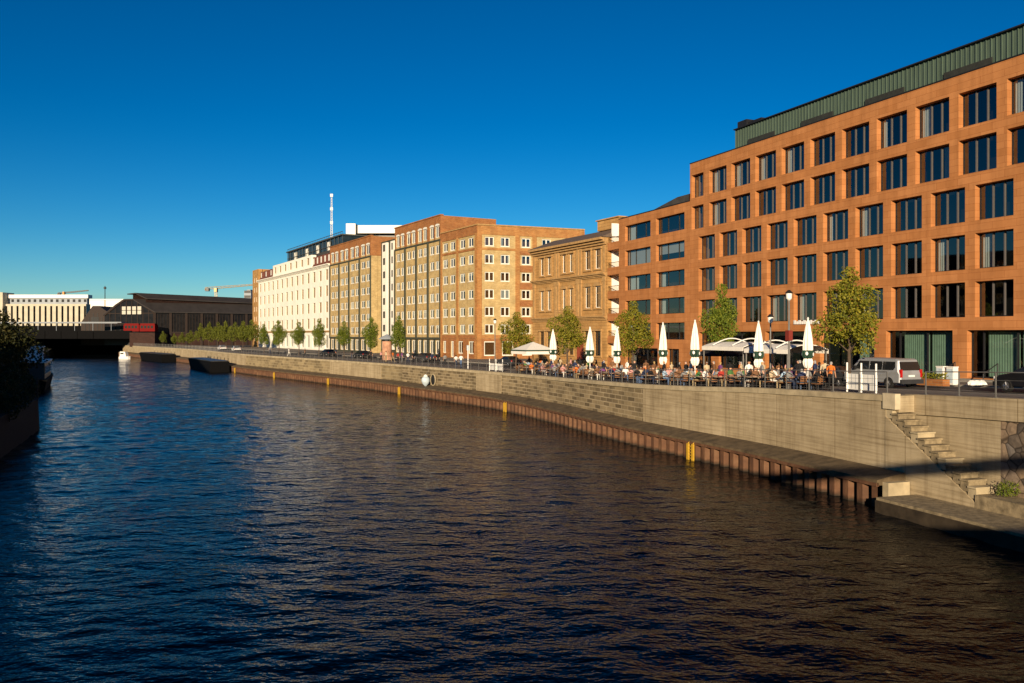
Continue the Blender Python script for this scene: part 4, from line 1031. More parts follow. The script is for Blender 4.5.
# boats
def hull(mb,L,Wd,h,m=0,bow=.25,n=12,sheer=.3):
    vs=[];N=n
    for i in range(N+1):
        t=i/N; w=Wd/2*(1 if t<1-bow else max(.04,math.sqrt(max(0,1-((t-(1-bow))/bow)**2)))); z=h+(sheer*max(0,(t-.5)*2)**2)
        x=-L/2+L*t
        vs+= [(x-.0,-w*.8,-.4),(x,-w,z),(x,w,z),(x,w*.8,-.4)]
    fs=[]
    for i in range(N):
        for k in range(4): fs.append((4*i+k,4*i+4+k,4*i+4+(k+1)%4,4*i+(k+1)%4))
    fs+= [(0,1,2,3),(4*N+3,4*N+2,4*N+1,4*N)]
    mb.add(vs,fs,m)
s=s_of_px(134); p=qp(s,-5,0)
bt=empty('motor_boat',(XP(128,285),283,0),'small bright white motor boat beside the right bridge abutment','boat',None,R(-12))
bt.scale=(.5,.6,.72); mb=MB(); hull(mb,7.5,3.0,1.1,n=10); mb.build('hull',[M['white']],bt)
mb=MB(); mb.prism([(-3.2,1.05),(1.6,1.05),(.9,3.4),(-3.0,3.5)],-1.25,1.25); c_=mb.build('cabin',[M['white']],bt)
mb=MB(); mb.box(-2.6,-.2,-1.27,-1.255,2.3,2.9); mb.build('window',[M['carglass']],c_)
for px0,px1,lab,nm in ((214,240,'black flat barge with slanted bow moored nearest along the far quay wall','barge'),(158,182,'smaller black barge moored farther along the quay near the bridge','barge')):
    s0,s1=s_of_px(px1),s_of_px(px0); sm=(s0+s1)/2; L=(s1-s0); c=qp(sm,-3.9,0); root=empty(nm,c,lab,'barge',None,q_heading(sm))
    mb=MB(); mb.prism([(-L/2,-.3),(L/2-4,-.3),(L/2,2.3),(-L/2,2.3)],-2.0,2.0); mb.build('hull',[M['black_steel']],root)
    mb=MB(); mb.box(-L/2+.3,L/2-.6,-1.8,1.8,2.301,2.5); mb.build('deck',[M['cargrey']],root)
    mb=MB()
    for k in range(7): mb.tube((-L/2+1+k*L/7.2,-1.9,2.3),(-L/2+1+k*L/7.2,-1.9,3.0),.06,n=5)
    mb.build('bollard',[M['black_steel']],root)
# excursion boat on the left bank
eb=empty('excursion_boat',(-73.0,130,0),'moored excursion boat with pale cabin roof in the shade below the left bank trees','boat',None,math.atan2(1,-.48))
mb=MB(); hull(mb,24,5.0,1.7,n=14,bow=.3); mb.build('hull',[M['black_steel']],eb)
mb=MB(); mb.box(-10,6.0,-2.1,2.1,1.7,4.0); c_=mb.build('cabin',[M['cargrey']],eb)
mb=MB(); mb.box(-10.3,6.6,-2.4,2.4,4.0,4.2); mb.build('cabin_roof',[M['white']],c_)
for k in range(8): 
    for sd in (-2.14,2.105): mb=MB(); mb.box(-9.6+1.9*k,-8.1+1.9*k,sd,sd+.035,2.4,3.5); mb.build('window',[M['carglass']],c_)
mb=MB(); mb.box(3.2,5.4,-1.2,1.2,4.2,6.1); mb.box(3.0,5.6,-1.35,1.35,6.1,6.25); mb.build('wheelhouse',[M['white']],eb)
mb=MB(); mb.box(5.402,5.43,-1.0,1.0,5.0,5.9); mb.build('wheelhouse_window',[M['carglass']],eb)
mb=MB(); mb.tube((-41.2,74,-.5),(-41.2,74,4.1),.11,.09,8); mb.lathe([(.14,4.05),(.14,4.2),(.02,4.35)],8,0,(-41.2,74,0)); tag(mb.build('mooring_post',[M['bark_dark']]),'thin mooring post standing in the water at the edge of the dark left bank','post')
# the bridge the picture is taken from: deck and parapet shade the near wall; pipe added only for its shadow band
rb=empty('road_bridge',(0,-9,5),'road bridge under the viewpoint with stone parapet and a pipe added for its shadow','bridge')
mb=MB(); mb.box(-60,46,-16,.34,5.2,6.4); raw(mb,'deck',[M['coping']],rb)
mb=MB(); mb.box(-60,46,.04,.34,6.401,7.82); raw(mb,'parapet',[M['coping']],rb)
mb=MB(); mb.tube((-60,-4,11.45),(46,-4,11.45),.34,n=14); raw(mb,'shadow_pipe',[M['rail']],rb)
for x in (-50,-25,-4,40): mb=MB(); mb.tube((x,-4,6.4),(x,-4,11.2),.12,n=8); raw(mb,'shadow_pipe_support',[M['rail']],rb)
def bank_shade_block():  # out-of-view block added to cast shade over the left bank trees
    F=Face((-22,-20),(-42,36)); root=building('unseen_bank_building',(-42,36),'unseen plain building added on the left bank to shade its trees',2.6)
    ops=[(2+3.6*k,3.6+3.6*k,4+3.3*j,6+3.3*j) for k in range(12) for j in range(5) if 3.6+3.6*k<F.L-1]
    wm=wall_mesh(F.L,2.4,20,ops,.25,back=1.2); F.build(wm,'wall',[M['stone_tan'],M['room']],root); core(F,45,2.4,20,root,'stone_tan','rear_block')
    for a,b,c,d in ops: window(root,F,a,b,c,d,.2,'bk',ft=.1,fm='frame_white',mm='frame_white')
bank_shade_block()
F=Face((-78,48),(-94,118)); root=building('unseen_bank_building',(-78,48),'long unseen building added on the left bank to darken window reflections',2.6)  # out-of-view block added so the office windows reflect something dark
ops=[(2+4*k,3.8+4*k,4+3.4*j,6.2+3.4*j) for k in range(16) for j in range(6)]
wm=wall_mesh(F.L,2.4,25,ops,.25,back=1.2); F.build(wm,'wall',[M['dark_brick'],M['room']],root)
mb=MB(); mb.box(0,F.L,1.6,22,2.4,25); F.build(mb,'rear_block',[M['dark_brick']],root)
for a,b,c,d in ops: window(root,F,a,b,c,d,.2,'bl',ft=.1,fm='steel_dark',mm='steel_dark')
# ------------------------------------------------------------------ trees
def tree_meshes(seed,H,rad,trunk_h,leafm,barkm,nleaf=2600,leaf=.24,aspect=1.0,loose=.35):
    r=random.Random(seed); tb=MB(); top=H*.86
    def limb(p,q,r0,r1,k=3):
        pts=[Vector(p).lerp(Vector(q),i/k) for i in range(k+1)]
        for i in range(1,k): pts[i]+=Vector((r.uniform(-1,1),r.uniform(-1,1),0))*.05*H/8
        for i in range(k): tb.tube(pts[i],pts[i+1],r0+(r1-r0)*i/k,r0+(r1-r0)*(i+1)/k,7,cap=(i==k-1))
    limb((0,0,-.2),(r.uniform(-.1,.1),r.uniform(-.1,.1),trunk_h),.013*H+.03,.010*H+.02); limb((0,0,trunk_h-.05),(0,0,top),.010*H+.02,.02,5)
    cl=[]; ch=H-trunk_h
    for i in range(15):
        t=(i+.5)/15; z=trunk_h+ch*(.10+.82*t); env=rad*math.sin(math.pi*min(1,(.20+.80*t)**.85))**.7*(1.0 if t<.75 else .85)
        a=i*2.4+r.uniform(-.5,.5); d=env*r.uniform(.30,.92)
        c=Vector((math.cos(a)*d,math.sin(a)*d,z)); limb((0,0,max(trunk_h*.9,z-d*1.1-.3)),c,.012*H*.5,.012,2)
        c.z+=r.uniform(-.3,.3); cl.append((c,env*r.uniform(.28,.58)+.16))
    cl.append((Vector((r.uniform(-.2,.2),0,H-.5)),rad*.25+.1))
    lb=MB(); n_each=[c[1]**2 for c in cl]; tot=sum(n_each)
    for (c,R_),w in zip(cl,n_each):
        for _ in range(int(nleaf*w/tot)):
            while True:
                d=Vector((r.uniform(-1,1),r.uniform(-1,1),r.uniform(-1,1)))
                if .05<d.length<1: break
            d=d.normalized()*(d.length**.55)*(1+loose*r.uniform(-.3,1)*(r.random()<.35))
            p=c+Vector((d.x*R_,d.y*R_,d.z*R_*.85*aspect)); 
            nrm=(d*.6+Vector((r.uniform(-1,1),r.uniform(-1,1),r.uniform(-.6,1)))).normalized(); a=nrm.orthogonal().normalized(); a.rotate(Matrix.Rotation(r.uniform(0,6.28),3,nrm)); b=nrm.cross(a)
            s=leaf*r.uniform(.55,1.25); bend=nrm*s*.2
            lb.add([p-a*s*.5,p-b*s*.32+bend*.4,p+a*s*.5,p+b*s*.32+bend*.4],[(0,1,2,3)])
    return tb.mesh('trunk',[barkm]),lb.mesh('crown',[leafm])
def tree(name,x,y,z,meshes,sc,label,group,rz=0):
    root=empty(name,(x,y,z),label,'tree',group,rz); root.scale=(sc[0],sc[0],sc[1])
    link('trunk',meshes[0],root); link('crown',meshes[1],root); return root
TM=[tree_meshes(11,8,2.1,2.6,M['leaf'],M['bark'],6800,.21),tree_meshes(12,8,1.9,2.4,M['leaf'],M['bark'],6200,.21),tree_meshes(13,8,2.0,2.5,M['leaf_gold'],M['bark'],6200,.21),tree_meshes(14,8,1.8,2.3,M['leaf'],M['bark'],5600,.22,1.15)]
def street_tree(px,ytop,o,var,wpx,label,group='street trees along the promenade',near_bottom=None):
    # a point on the line of sight px at quay offset o
    lo,hi=s_of_z(15),SB
    for _ in range(50):
        m=(lo+hi)/2; p=qp(m,o)
        if 512+FPX*p.x/p.y>px: lo=m
        else: hi=m
    p=qp(lo,o); z=gz_s(lo); h=HP(ytop,p.y)-z; w=wpx*p.y/FPX
    rad={0:2.1,1:1.9,2:2.0,3:1.8}[var]*2.15
    return tree('street_tree',p.x,p.y,z,TM[var],(w/rad,h/8.0),label,group,px*.37)
street_tree(850,267,7.8,2,62,'broad yellowing street tree beside the silver van in front of the terracotta block')
street_tree(722,284,7.5,0,40,'slim street tree between parasols in front of the left end of the tall terracotta facade')
street_tree(633,301,7.5,2,36,'street tree before the white loggias and wide windows of the terracotta wing')
street_tree(567,306,7.5,2,34,'golden street tree in front of the sandstone villa')
street_tree(516,312,7.5,2,30,'street tree just behind the open cream market parasol at the corner block')
street_tree(399,316,8,3,17,'dark narrow street tree to the right of the advertising column')
street_tree(371,317,8,1,18,'street tree to the left of the advertising column')
street_tree(344,321,8,0,15,'street tree in front of the leftmost brick block')
street_tree(319,318.5,8,1,15,'street tree at the right end of the white office block')
street_tree(299,322,8,0,17,'street tree second from the right before the white office block')
street_tree(279,320,8,1,16,'street tree third from the right before the white office block')
street_tree(264,324,8,3,11,'smallest street tree at the left end of the white office block')
TF=[tree_meshes(31,8,2.8,2.0,M['leaf_far'],M['bark'],2600,.42),tree_meshes(32,8,2.6,1.8,M['leaf_far'],M['bark'],2400,.42)]
for i,(px,Z,yt,w) in enumerate(((252,262,322,20),(243,268,323,19),(235,276,324,17),(226,280,323,18),(218,286,324,16),(209,292,324,17),(201,298,325,14),(191,304,332,12),(182,306,334,10),(174,308,335,9),(163,308,333,9))):
    p=(XP(px,Z),Z); z=3.9; h=HP(yt-1.5,Z)-z; wd=w*.74*Z/FPX
    lab=['large bright tree nearest the narrow tan house','second bright tree from the narrow tan house','third bright tree in the row before the station hall','bright tree in the middle of the row before the station hall','rounded bright tree left of the middle of the station row','wide bright tree near the left of the bright station row','last bright tree at the left end of the bright station row','dark small tree right of the red train below the station wall','small dim tree before the second bay of the station wall','smallest dim tree close to the right end of the train','dim little tree right beneath the end of the red train'][i]
    tree('avenue_tree',p[0],p[1],z,TF[i%2],(wd/(2.7*2.1),h/8),lab,'trees before the station hall',i*1.3)
# left bank trees and bushes in the shade
TD=[tree_meshes(51,8,3.2,1.2,M['leaf_dark'],M['bark_dark'],5200,.34),tree_meshes(52,8,3.4,.9,M['leaf_dark'],M['bark_dark'],5200,.34),tree_meshes(53,5,2.6,.3,M['leaf_dark'],M['bark_dark'],3600,.3)]
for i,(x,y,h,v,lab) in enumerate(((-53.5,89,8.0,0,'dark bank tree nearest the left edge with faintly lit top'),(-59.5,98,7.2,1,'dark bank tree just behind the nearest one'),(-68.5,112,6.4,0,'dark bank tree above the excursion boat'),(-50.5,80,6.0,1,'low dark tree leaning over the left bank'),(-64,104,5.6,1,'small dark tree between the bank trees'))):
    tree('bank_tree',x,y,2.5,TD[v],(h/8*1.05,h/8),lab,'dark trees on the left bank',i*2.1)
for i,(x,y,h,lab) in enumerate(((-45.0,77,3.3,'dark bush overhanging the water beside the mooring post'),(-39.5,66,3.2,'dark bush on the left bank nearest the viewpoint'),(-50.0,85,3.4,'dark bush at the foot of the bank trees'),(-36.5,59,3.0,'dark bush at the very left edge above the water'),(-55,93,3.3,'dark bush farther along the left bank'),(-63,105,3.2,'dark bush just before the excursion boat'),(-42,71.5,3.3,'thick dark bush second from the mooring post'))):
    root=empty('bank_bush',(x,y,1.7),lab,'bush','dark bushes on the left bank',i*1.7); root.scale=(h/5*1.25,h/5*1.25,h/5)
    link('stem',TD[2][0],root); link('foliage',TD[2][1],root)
# weeds at the stair foot
mb=MB(); r_=random.Random(5)
for _ in range(260):
    a=r_.uniform(0,6.28); d=r_.random()**.5*.5; p=Vector((math.cos(a)*d,math.sin(a)*d*.5,r_.uniform(0,1)*(.75-.7*d))); q=Vector((r_.uniform(-1,1),r_.uniform(-1,1),r_.uniform(0,1)))*.11; w=q.orthogonal().normalized()*.035
    mb.add([p-w,p+q*.5,p+w,p+q+Vector((0,0,.04))],[(0,1,2,3)])
for k in range(7): mb.tube((r_.uniform(-.2,.2),0,-.02),(r_.uniform(-.4,.4),r_.uniform(-.2,.2),.6),.01,n=4)
p=qp(S_LAND-.9,.75,1.28); tag(mb.build('weed_plant',[M['leaf']],None,p),'green weed growing at the foot of the river stairs','plant')

# ------------------------------------------------------------------ terrace furniture
def at_px(px,o):
    lo,hi=s_of_z(15),SB
    for _ in range(50):
        m=(lo+hi)/2; p=qp(m,o)
        if 512+FPX*p.x/p.y>px: lo=m
        else: hi=m
    p=qp(lo,o); return Vector((p.x,p.y,gz_s(lo))),lo
def parasol_proto():
    root=empty('closed_parasol',(0,0,0),'x','parasol','closed white parasols on the terrace')
    m_=MB(); m_.tube((0,0,0),(0,0,4.75),.045,n=8); m_.lathe([(.06,4.7),(.07,4.78),(.01,4.86)],8); m_.build('pole',[M['white']],root)
    m_=MB(); m_.lathe([(.42,0),(.42,.10),(.10,.13),(.06,.5)],12); m_.build('base',[M['black_steel']],root)
    wob=lambda i,k: .68*(1+.20*math.cos(i*math.pi)+.06*math.sin(i*2.3+k))
    m_=MB(); m_.lathe([(.42,2.62),(.40,2.9),(.34,3.4),(.22,4.1),(.10,4.6),(.05,4.72)],18,0,wob=wob); m_.build('canopy',[M['canvas']],root)
    m_=MB(); m_.lathe([(.30,2.05),(.43,2.2),(.45,2.45),(.41,2.63)],18,0,wob=wob); l_=m_.build('printed_band',[M['canvas_green']],root)
    m_=MB()
    for k in range(5):
        a=2*math.pi*k/5+.3
        for j in range(7):
            t0,t1=[2*math.pi*q/7 for q in (j,j+1)]; rr=.40
            def P_(t): u_=a+.24*math.cos(t); z_=2.36+.13*math.sin(t)+.06*(k%2); return (rr*math.cos(u_),rr*math.sin(u_),z_)
            c_=(rr*1.02*math.cos(a),rr*1.02*math.sin(a),2.36+.06*(k%2)); m_.add([c_,P_(t0),P_(t1)],[(0,1,2)])
    m_.build('emblem',[M['white']],l_)
    m_=MB(); m_.lathe([(.24,1.45),(.36,1.62),(.40,1.85),(.31,2.07)],18,0,wob=wob); m_.build('lower_canopy',[M['canvas']],root)
    return root
PP=parasol_proto(); first=True
for px,o,yt,lab in ((553,4.6,329,'closed white parasol just right of the open cream parasol'),(590,3.6,326.5,'closed white parasol in front of the right side of the sandstone villa'),(617,5.2,327,'closed white parasol before the white loggias'),(663,4.2,322,'closed white parasol before the ground floor glass of the terracotta wing'),(695,3.6,319.5,'closed white parasol left of the slim street tree and pale awning'),(758.5,3.0,320.5,'large closed white parasol between the two pale awnings'),(808,2.6,317,'closed white parasol at the right end of the terrace beside the barrier')):
    p,s=at_px(px,o); sc=(HP(yt,p.y)-p.z)/4.86; kx=1.15 if px<600 else 1.0
    if first: PP.location=p; PP.scale=(sc*kx,sc*kx,sc); PP['label']=lab; first=False
    else: copy_tree(PP,p,px*.7,None,lab,(sc*kx,sc*kx,sc))
# open cream market parasol
p,s=at_px(533,4.5); root=empty('open_parasol',p,'open cream square parasol with dark green edge stripe over café tables','parasol',None,q_heading(s))
m_=MB(); m_.tube((0,0,0),(0,0,3.35),.05); m_.build('pole',[M['wood']],root)
w=1.85; 
m_=MB(); m_.add([(-w,-w,2.55),(w,-w,2.55),(w,w,2.55),(-w,w,2.55),(0,0,3.45)],[(0,1,4),(1,2,4),(2,3,4),(3,0,4)]); m_.build('canopy',[M['canvas']],root)
for nm,z0,z1,mt,e in (('edge_stripe',2.40,2.56,'canvas_green',.012),('valance',2.08,2.40,'canvas',0)):
    m_=MB(); ww=w+e
    for a,b in (((-ww,-ww),(ww,-ww)),((ww,-ww),(ww,ww)),((ww,ww),(-ww,ww)),((-ww,ww),(-ww,-ww))): m_.quad((a[0],a[1],z0),(b[0],b[1],z0),(b[0],b[1],z1),(a[0],a[1],z1))
    m_.build(nm,[M[mt]],root)
m_=MB()
for a in ((-w,-w),(w,-w),(w,w),(-w,w)): m_.tube((0,0,2.6),(a[0]*.96,a[1]*.96,2.52),.02,n=4)
m_.build('rib',[M['wood']],root)
# retractable awnings with arched arms
def awning(pxa,pxb,o,yb,lab):
    pa,sa=at_px(pxa,o); pb,sb=at_px(pxb,o); c=(pa+pb)/2; root=empty('terrace_awning',c,lab,'awning','pale awnings over the café',q_heading((sa+sb)/2))
    L=(pb-pa).length/2; zt=HP(yb,c.y)-c.z; D=1.7
    m_=MB(); n=10
    for i in range(n):
        a,b=-D+2*D*i/n,-D+2*D*(i+1)/n; h=lambda y: zt+.34*(1-(y/D)**2)
        m_.add([(-L,a,h(a)),(L,a,h(a)),(L,b,h(b)),(-L,b,h(b)),(-L,a,h(a)-.05),(L,a,h(a)-.05),(L,b,h(b)-.05),(-L,b,h(b)-.05)],[(0,1,2,3),(4,7,6,5),(0,3,7,4),(1,5,6,2)])
    m_.build('canopy',[M['canvas']],root)
    m_=MB(); m_.box(-L,L,D-.02,D+.02,zt-.28,zt+.0); m_.box(-L,L,-D-.02,-D+.02,zt-.28,zt); m_.build('valance',[M['canvas']],root)
    for k in (-.5,.45):
        m_=MB(); pts=[Vector((L*k,-D+2*D*i/10,zt+.10+.50*math.sin(math.pi*i/10))) for i in range(11)]; m_.path(pts,.045,6); m_.build('arched_arm',[M['white']],root)
    for x in (-L+.1,L-.1):
        for y in (-D+.1,D-.1): m_=MB(); m_.tube((x,y,0),(x,y,zt),.05,n=8); m_.build('post',[M['rail']],root)
awning(763,721,6.4,346.5,'left pale awning with arched arms over the café under the slim tree'); awning(808,764,6.2,349,'right pale awning with arched arms behind the tall lamp post')
# black folded sunshade over the seats left of the awning
p,s=at_px(722,9.0); root=empty('dark_sunshade',p,'low black sunshade in the shade behind the left awning','sunshade',None,q_heading(s))
m_=MB(); m_.lathe([(2.2,2.15),(2.2,2.3),(1.1,2.75),(.05,3.0)],12); m_.build('canopy',[M['canvas_dark']],root); m_=MB(); m_.tube((0,0,0),(0,0,2.9),.05); m_.build('pole',[M['steel_dark']],root)
# chairs and tables
def chair_mesh():
    m_=MB(); m_.box(-.22,.22,-.22,.22,.43,.47,0)
    for x in (-.2,.2): m_.tube((x,-.2,0),(x,-.2,.44),.018,n=6,m=1); m_.path([(x,.2,0),(x,.2,.45),(x*1.02,.27,.88)],.018,6,1); m_.path([(x,-.2,.44),(x*1.1,-.2,.66),(x*1.1,.24,.68)],.018,5,1)
    for z in (.56,.68,.80): m_.box(-.2,.2,.215+(z-.5)*.15,.235+(z-.5)*.15,z,z+.08,0)
    return m_.mesh('cafe_chair',[M['wood'],M['steel_dark']])
def table_mesh():
    m_=MB(); m_.lathe([(.42,.72),(.43,.735),(.42,.75)],18,0); m_.tube((0,0,.03),(0,0,.72),.035,n=8,m=1); m_.lathe([(.26,0),(.25,.03),(.05,.06)],12,1)
    return m_.mesh('cafe_table',[M['wood2'],M['steel_dark']])
M['wood2']=plain('pale_table_top',(.42,.33,.24),.5,.15,5)
CH,TB=chair_mesh(),table_mesh()
# ------------------------------------------------------------------ people
def body_mesh(J,E,name,foot=.0):
    me=bpy.data.meshes.new(name+'_cage'); keys=list(J); me.from_pydata([J[k][0] for k in keys],[(keys.index(a),keys.index(b)) for a,b in E],[])
    ob=bpy.data.objects.new(name,me); COL.objects.link(ob)
    md=ob.modifiers.new('skin','SKIN'); md.use_smooth_shade=True
    for k,v in zip(keys,me.skin_vertices[0].data): v.radius=J[k][1] if isinstance(J[k][1],tuple) else (J[k][1],J[k][1]); v.use_root=(k=='pelvis')
    sd=ob.modifiers.new('sub','SUBSURF'); sd.levels=1; sd.render_levels=1
    dg=bpy.context.evaluated_depsgraph_get(); ev=ob.evaluated_get(dg); out=bpy.data.meshes.new_from_object(ev)
    bpy.data.objects.remove(ob); return out
def fig(pose):
    if pose=='seated':
        J=dict(pelvis=((0,0,.54),(.15,.12)),belly=((0,.02,.74),(.145,.11)),chest=((0,.03,.93),(.165,.115)),neck=((0,.02,1.10),.055),head=((0,-.01,1.205),(.092,.104)),top=((0,0,1.315),(.072,.084)))
        arms=[((.19,.03,1.0),(.24,-.06,.76),(.16,-.30,.75),(.13,-.39,.76))]*2; legs=[((.095,-.03,.54),(.12,-.43,.53),(.12,-.41,.10),(.12,-.55,.045))]*2; hz_,bz_=1.10,.60
    else:
        J=dict(pelvis=((0,0,.96),(.145,.115)),belly=((0,.0,1.12),(.13,.105)),chest=((0,.01,1.32),(.165,.115)),neck=((0,.01,1.49),.055),head=((0,-.02,1.585),(.092,.104)),top=((0,-.01,1.695),(.072,.084)))
        if pose=='standing': arms=[((.19,.01,1.40),(.24,.03,1.13),(.24,-.06,.88),(.24,-.09,.80))]*2; legs=[((.095,0,.90),(.105,-.02,.50),(.11,.02,.09),(.115,-.13,.04))]*2
        else:
            arms=[((.19,.01,1.40),(.23,.12,1.15),(.22,.05,.90),(.21,.02,.82)),((.19,.01,1.40),(.23,-.10,1.14),(.2,-.28,.97),(.19,-.33,.92))]
            legs=[((.095,0,.90),(.10,-.20,.52),(.10,-.22,.10),(.105,-.37,.05)),((.095,0,.90),(.10,.10,.51),(.10,.33,.14),(.105,.22,.05))]
        hz_,bz_=1.49,.98
    E=[('pelvis','belly'),('belly','chest'),('chest','neck'),('neck','head'),('head','top')]
    for sgn,side,A,Lg in ((1,'l',arms[0],legs[0]),(-1,'r',arms[1],legs[1])):
        for nm,p,r in zip(('sh','el','wr','ha'),A,(.066,.046,.034,.036)): J[nm+side]=((p[0]*sgn,p[1],p[2]),r)
        for nm,p,r in zip(('hip','kn','an','toe'),Lg,(.095,.066,.046,.04)): J[nm+side]=((p[0]*sgn,p[1],p[2]),r)
        E+= [('chest','sh'+side),('sh'+side,'el'+side),('el'+side,'wr'+side),('wr'+side,'ha'+side),('pelvis','hip'+side),('hip'+side,'kn'+side),('kn'+side,'an'+side),('an'+side,'toe'+side)]
    me=body_mesh(J,E,'person')
    # fingers, nose and ears join the same body mesh
    mb=MB()
    for sgn,side,A in ((1,'l',arms[0]),(-1,'r',arms[1])):
        w=Vector((A[2][0]*sgn,A[2][1],A[2][2])); h=Vector((A[3][0]*sgn,A[3][1],A[3][2])); d=(h-w).normalized(); sd=Vector((1,0,0)); sd=(sd-d*sd.dot(d)).normalized(); dn=d.cross(sd)
        for k,(o_,l_) in enumerate(((-.028,.058),(-.01,.07),(.01,.066),(.027,.052))):
            b=h+sd*o_; c=b+d*l_*.6+dn*.008; e=c+d*l_*.4+dn*.022; mb.tube(b,c,.0095,.009,5,cap=False); mb.tube(c,e,.009,.007,5)
        b=h-sd*.034*sgn-d*.03; mb.tube(b,b-sd*.03*sgn+d*.045,.011,.008,5)
    hd=Vector(J['head'][0]); mb.add([hd+Vector(v) for v in ((-.014,-.085,.0),(.014,-.085,.0),(0,-.088,.035),(0,-.112,.004))],[(0,1,3),(1,2,3),(2,0,3)])
    for sgn in (-1,1): mb.tube(hd+Vector((.032*sgn,-.07,.035)),hd+Vector((.032*sgn,-.094,.035)),.012,.009,6)
    for sgn in (-1,1): mb.tube(hd+Vector((.074*sgn,.005,.0)),hd+Vector((.092*sgn,.01,.012)),.028,.02,6)
    n0=len(me.vertices); 
    import bmesh
    bm=bmesh.new(); bm.from_mesh(me); vs=[bm.verts.new(v) for v in mb.v]
    for f in mb.f: bm.faces.new([vs[i] for i in f])
    bm.to_mesh(me); bm.free()
    for p in me.polygons:
        c=p.center; r=0
        if c.z>hz_: r=0
        elif pose!='seated':
            if c.z<.10: r=4
            elif c.z<bz_ and abs(c.x)<.19: r=3
            elif c.z<bz_+.0 and abs(c.x)>=.19: r=0
            else: r=2
            if abs(c.x)>.185 and c.z<1.14: r=0
        else:
            if c.z<.11: r=4
            elif c.z<.60 and not(abs(c.x)>.2): r=3
            elif c.y<-.16 and c.z>.68: r=0
            else: r=2
        if c.z>hz_ and (c.z>hd.z+.055 or (c.y>hd.y+.015 and c.z>hd.z-.075)): r=1
        p.material_index=r; p.use_smooth=True
    for k in ('skin','hair','top','trousers','shoes'): me.materials.append(None)
    return me
BODY={k:fig(k) for k in ('seated','standing','walking')}
PC={}
def cloth(nm,c):
    if nm not in PC: PC[nm]=plain(nm.replace(' ','_')+'_cloth',c,.9,.12,4)
    return PC[nm]
TOPS={'white':(.75,.73,.68),'red':(.34,.035,.025),'black':(.014,.014,.016),'pale blue':(.35,.48,.62),'navy':(.02,.03,.08),'grey':(.22,.22,.22),'pink':(.55,.28,.26),'orange':(.62,.16,.025),'green':(.06,.16,.05),'brown':(.16,.08,.04),'beige':(.50,.40,.26),'purple':(.16,.05,.18),'yellow':(.70,.48,.06)}
BOT={'dark blue':(.025,.035,.07),'black':(.015,.015,.016),'khaki':(.30,.23,.13),'grey':(.13,.13,.13),'blue denim':(.08,.13,.24),'white':(.65,.63,.58)}
SKIN=[plain('skin_%s'%k,c,.6,.08) for k,c in (('light',(.62,.36,.24)),('tan',(.48,.26,.16)),('brown',(.22,.11,.06)))]
HAIR=[plain('%s_hair'%k,c,.7,.2,9) for k,c in (('brown',(.07,.035,.018)),('black',(.014,.012,.011)),('blond',(.38,.26,.10)),('grey',(.30,.29,.28)))]
SHOE=plain('dark_shoes',(.03,.025,.022),.6,.2)
def person(p,pose,top,bot,rz,label,group,scale=1.0):
    o=link('person',BODY[pose],None,p,rz); tag(o,label,'person',group); o.scale=(scale,)*3
    for i,m_ in enumerate((rng.choice(SKIN),rng.choice(HAIR),cloth('top '+top,TOPS[top]),cloth('trousers '+bot,BOT[bot]),SHOE)):
        o.material_slots[i].link='OBJECT'; o.material_slots[i].material=m_
    return o
used=set(); LAND=[(505,'by the open cream parasol'),(545,'just right of the open parasol'),(568,'before the golden tree'),(584,'by the parasol before the villa'),(606,'by the parasol before the loggias'),(628,'before the loggia tree'),(648,'by the parasol at the wing glass'),(676,'before the terracotta wing'),(690,'by the parasol left of the slim tree'),(708,'below the slim tree'),(728,'before the left awning'),(752,'by the largest closed parasol'),(776,'left of the tall lamp post'),(792,'right of the tall lamp post'),(900,'')]
def place(px):
    for (a,l),(b,_) in zip(LAND,LAND[1:]):
        if a<=px<b: return l
    return LAND[0][1]
tops=['black']*6+['navy']*4+['grey']*3+['white']*3+['pink']*3+['brown']*4+['beige']*3+['red','pale blue','purple','orange','green']; bots=list(BOT)
px=516.0; k=0
while px<818:
    step=5.6 if px<600 else 6.8 if px<700 else 8.4
    for row,o in enumerate((1.15,2.6,4.1,5.7)):
        if row==2 and k%3==0: continue
        q=px+rng.uniform(-1.5,1.5)+row*2.2; p,s=at_px(q,o+rng.uniform(-.25,.25)); h=q_heading(s)
        if k%2==0:
            link('cafe_table',TB,None,p,0); t_=COL.objects[-1]; tag(t_,'round café table standing among the terrace chairs','table','café tables on the terrace')
            continue
        for sd in (-1,1):
            pc=p+Vector((math.cos(h),math.sin(h),0))*(.55*sd)*rng.uniform(.9,1.15); rz=h-math.pi/2*sd+math.pi+rng.uniform(-.5,.5)
            rz=h+math.pi/2*(-sd)+rng.uniform(-.6,.6)
            c_=link('cafe_chair',CH,None,pc,rz); tag(c_,'brown slatted café chair with dark metal legs on the terrace','chair','café chairs on the terrace')
            if rng.random()<.80:
                for _ in range(60):
                    top=rng.choice(tops); l=place(q); rw=('by the railing,','in second row,','in third row,','in back row,')[row]
                    if (top,l,rw) not in used: break
                else: continue
                used.add((top,l,rw)); bot=rng.choice(bots)
                person((pc.x,pc.y,pc.z-.02),'seated',top,bot,rz,'guest in %s top %s %s'%(top,rw,l),'guests seated at the café')
    px+=step; k+=1
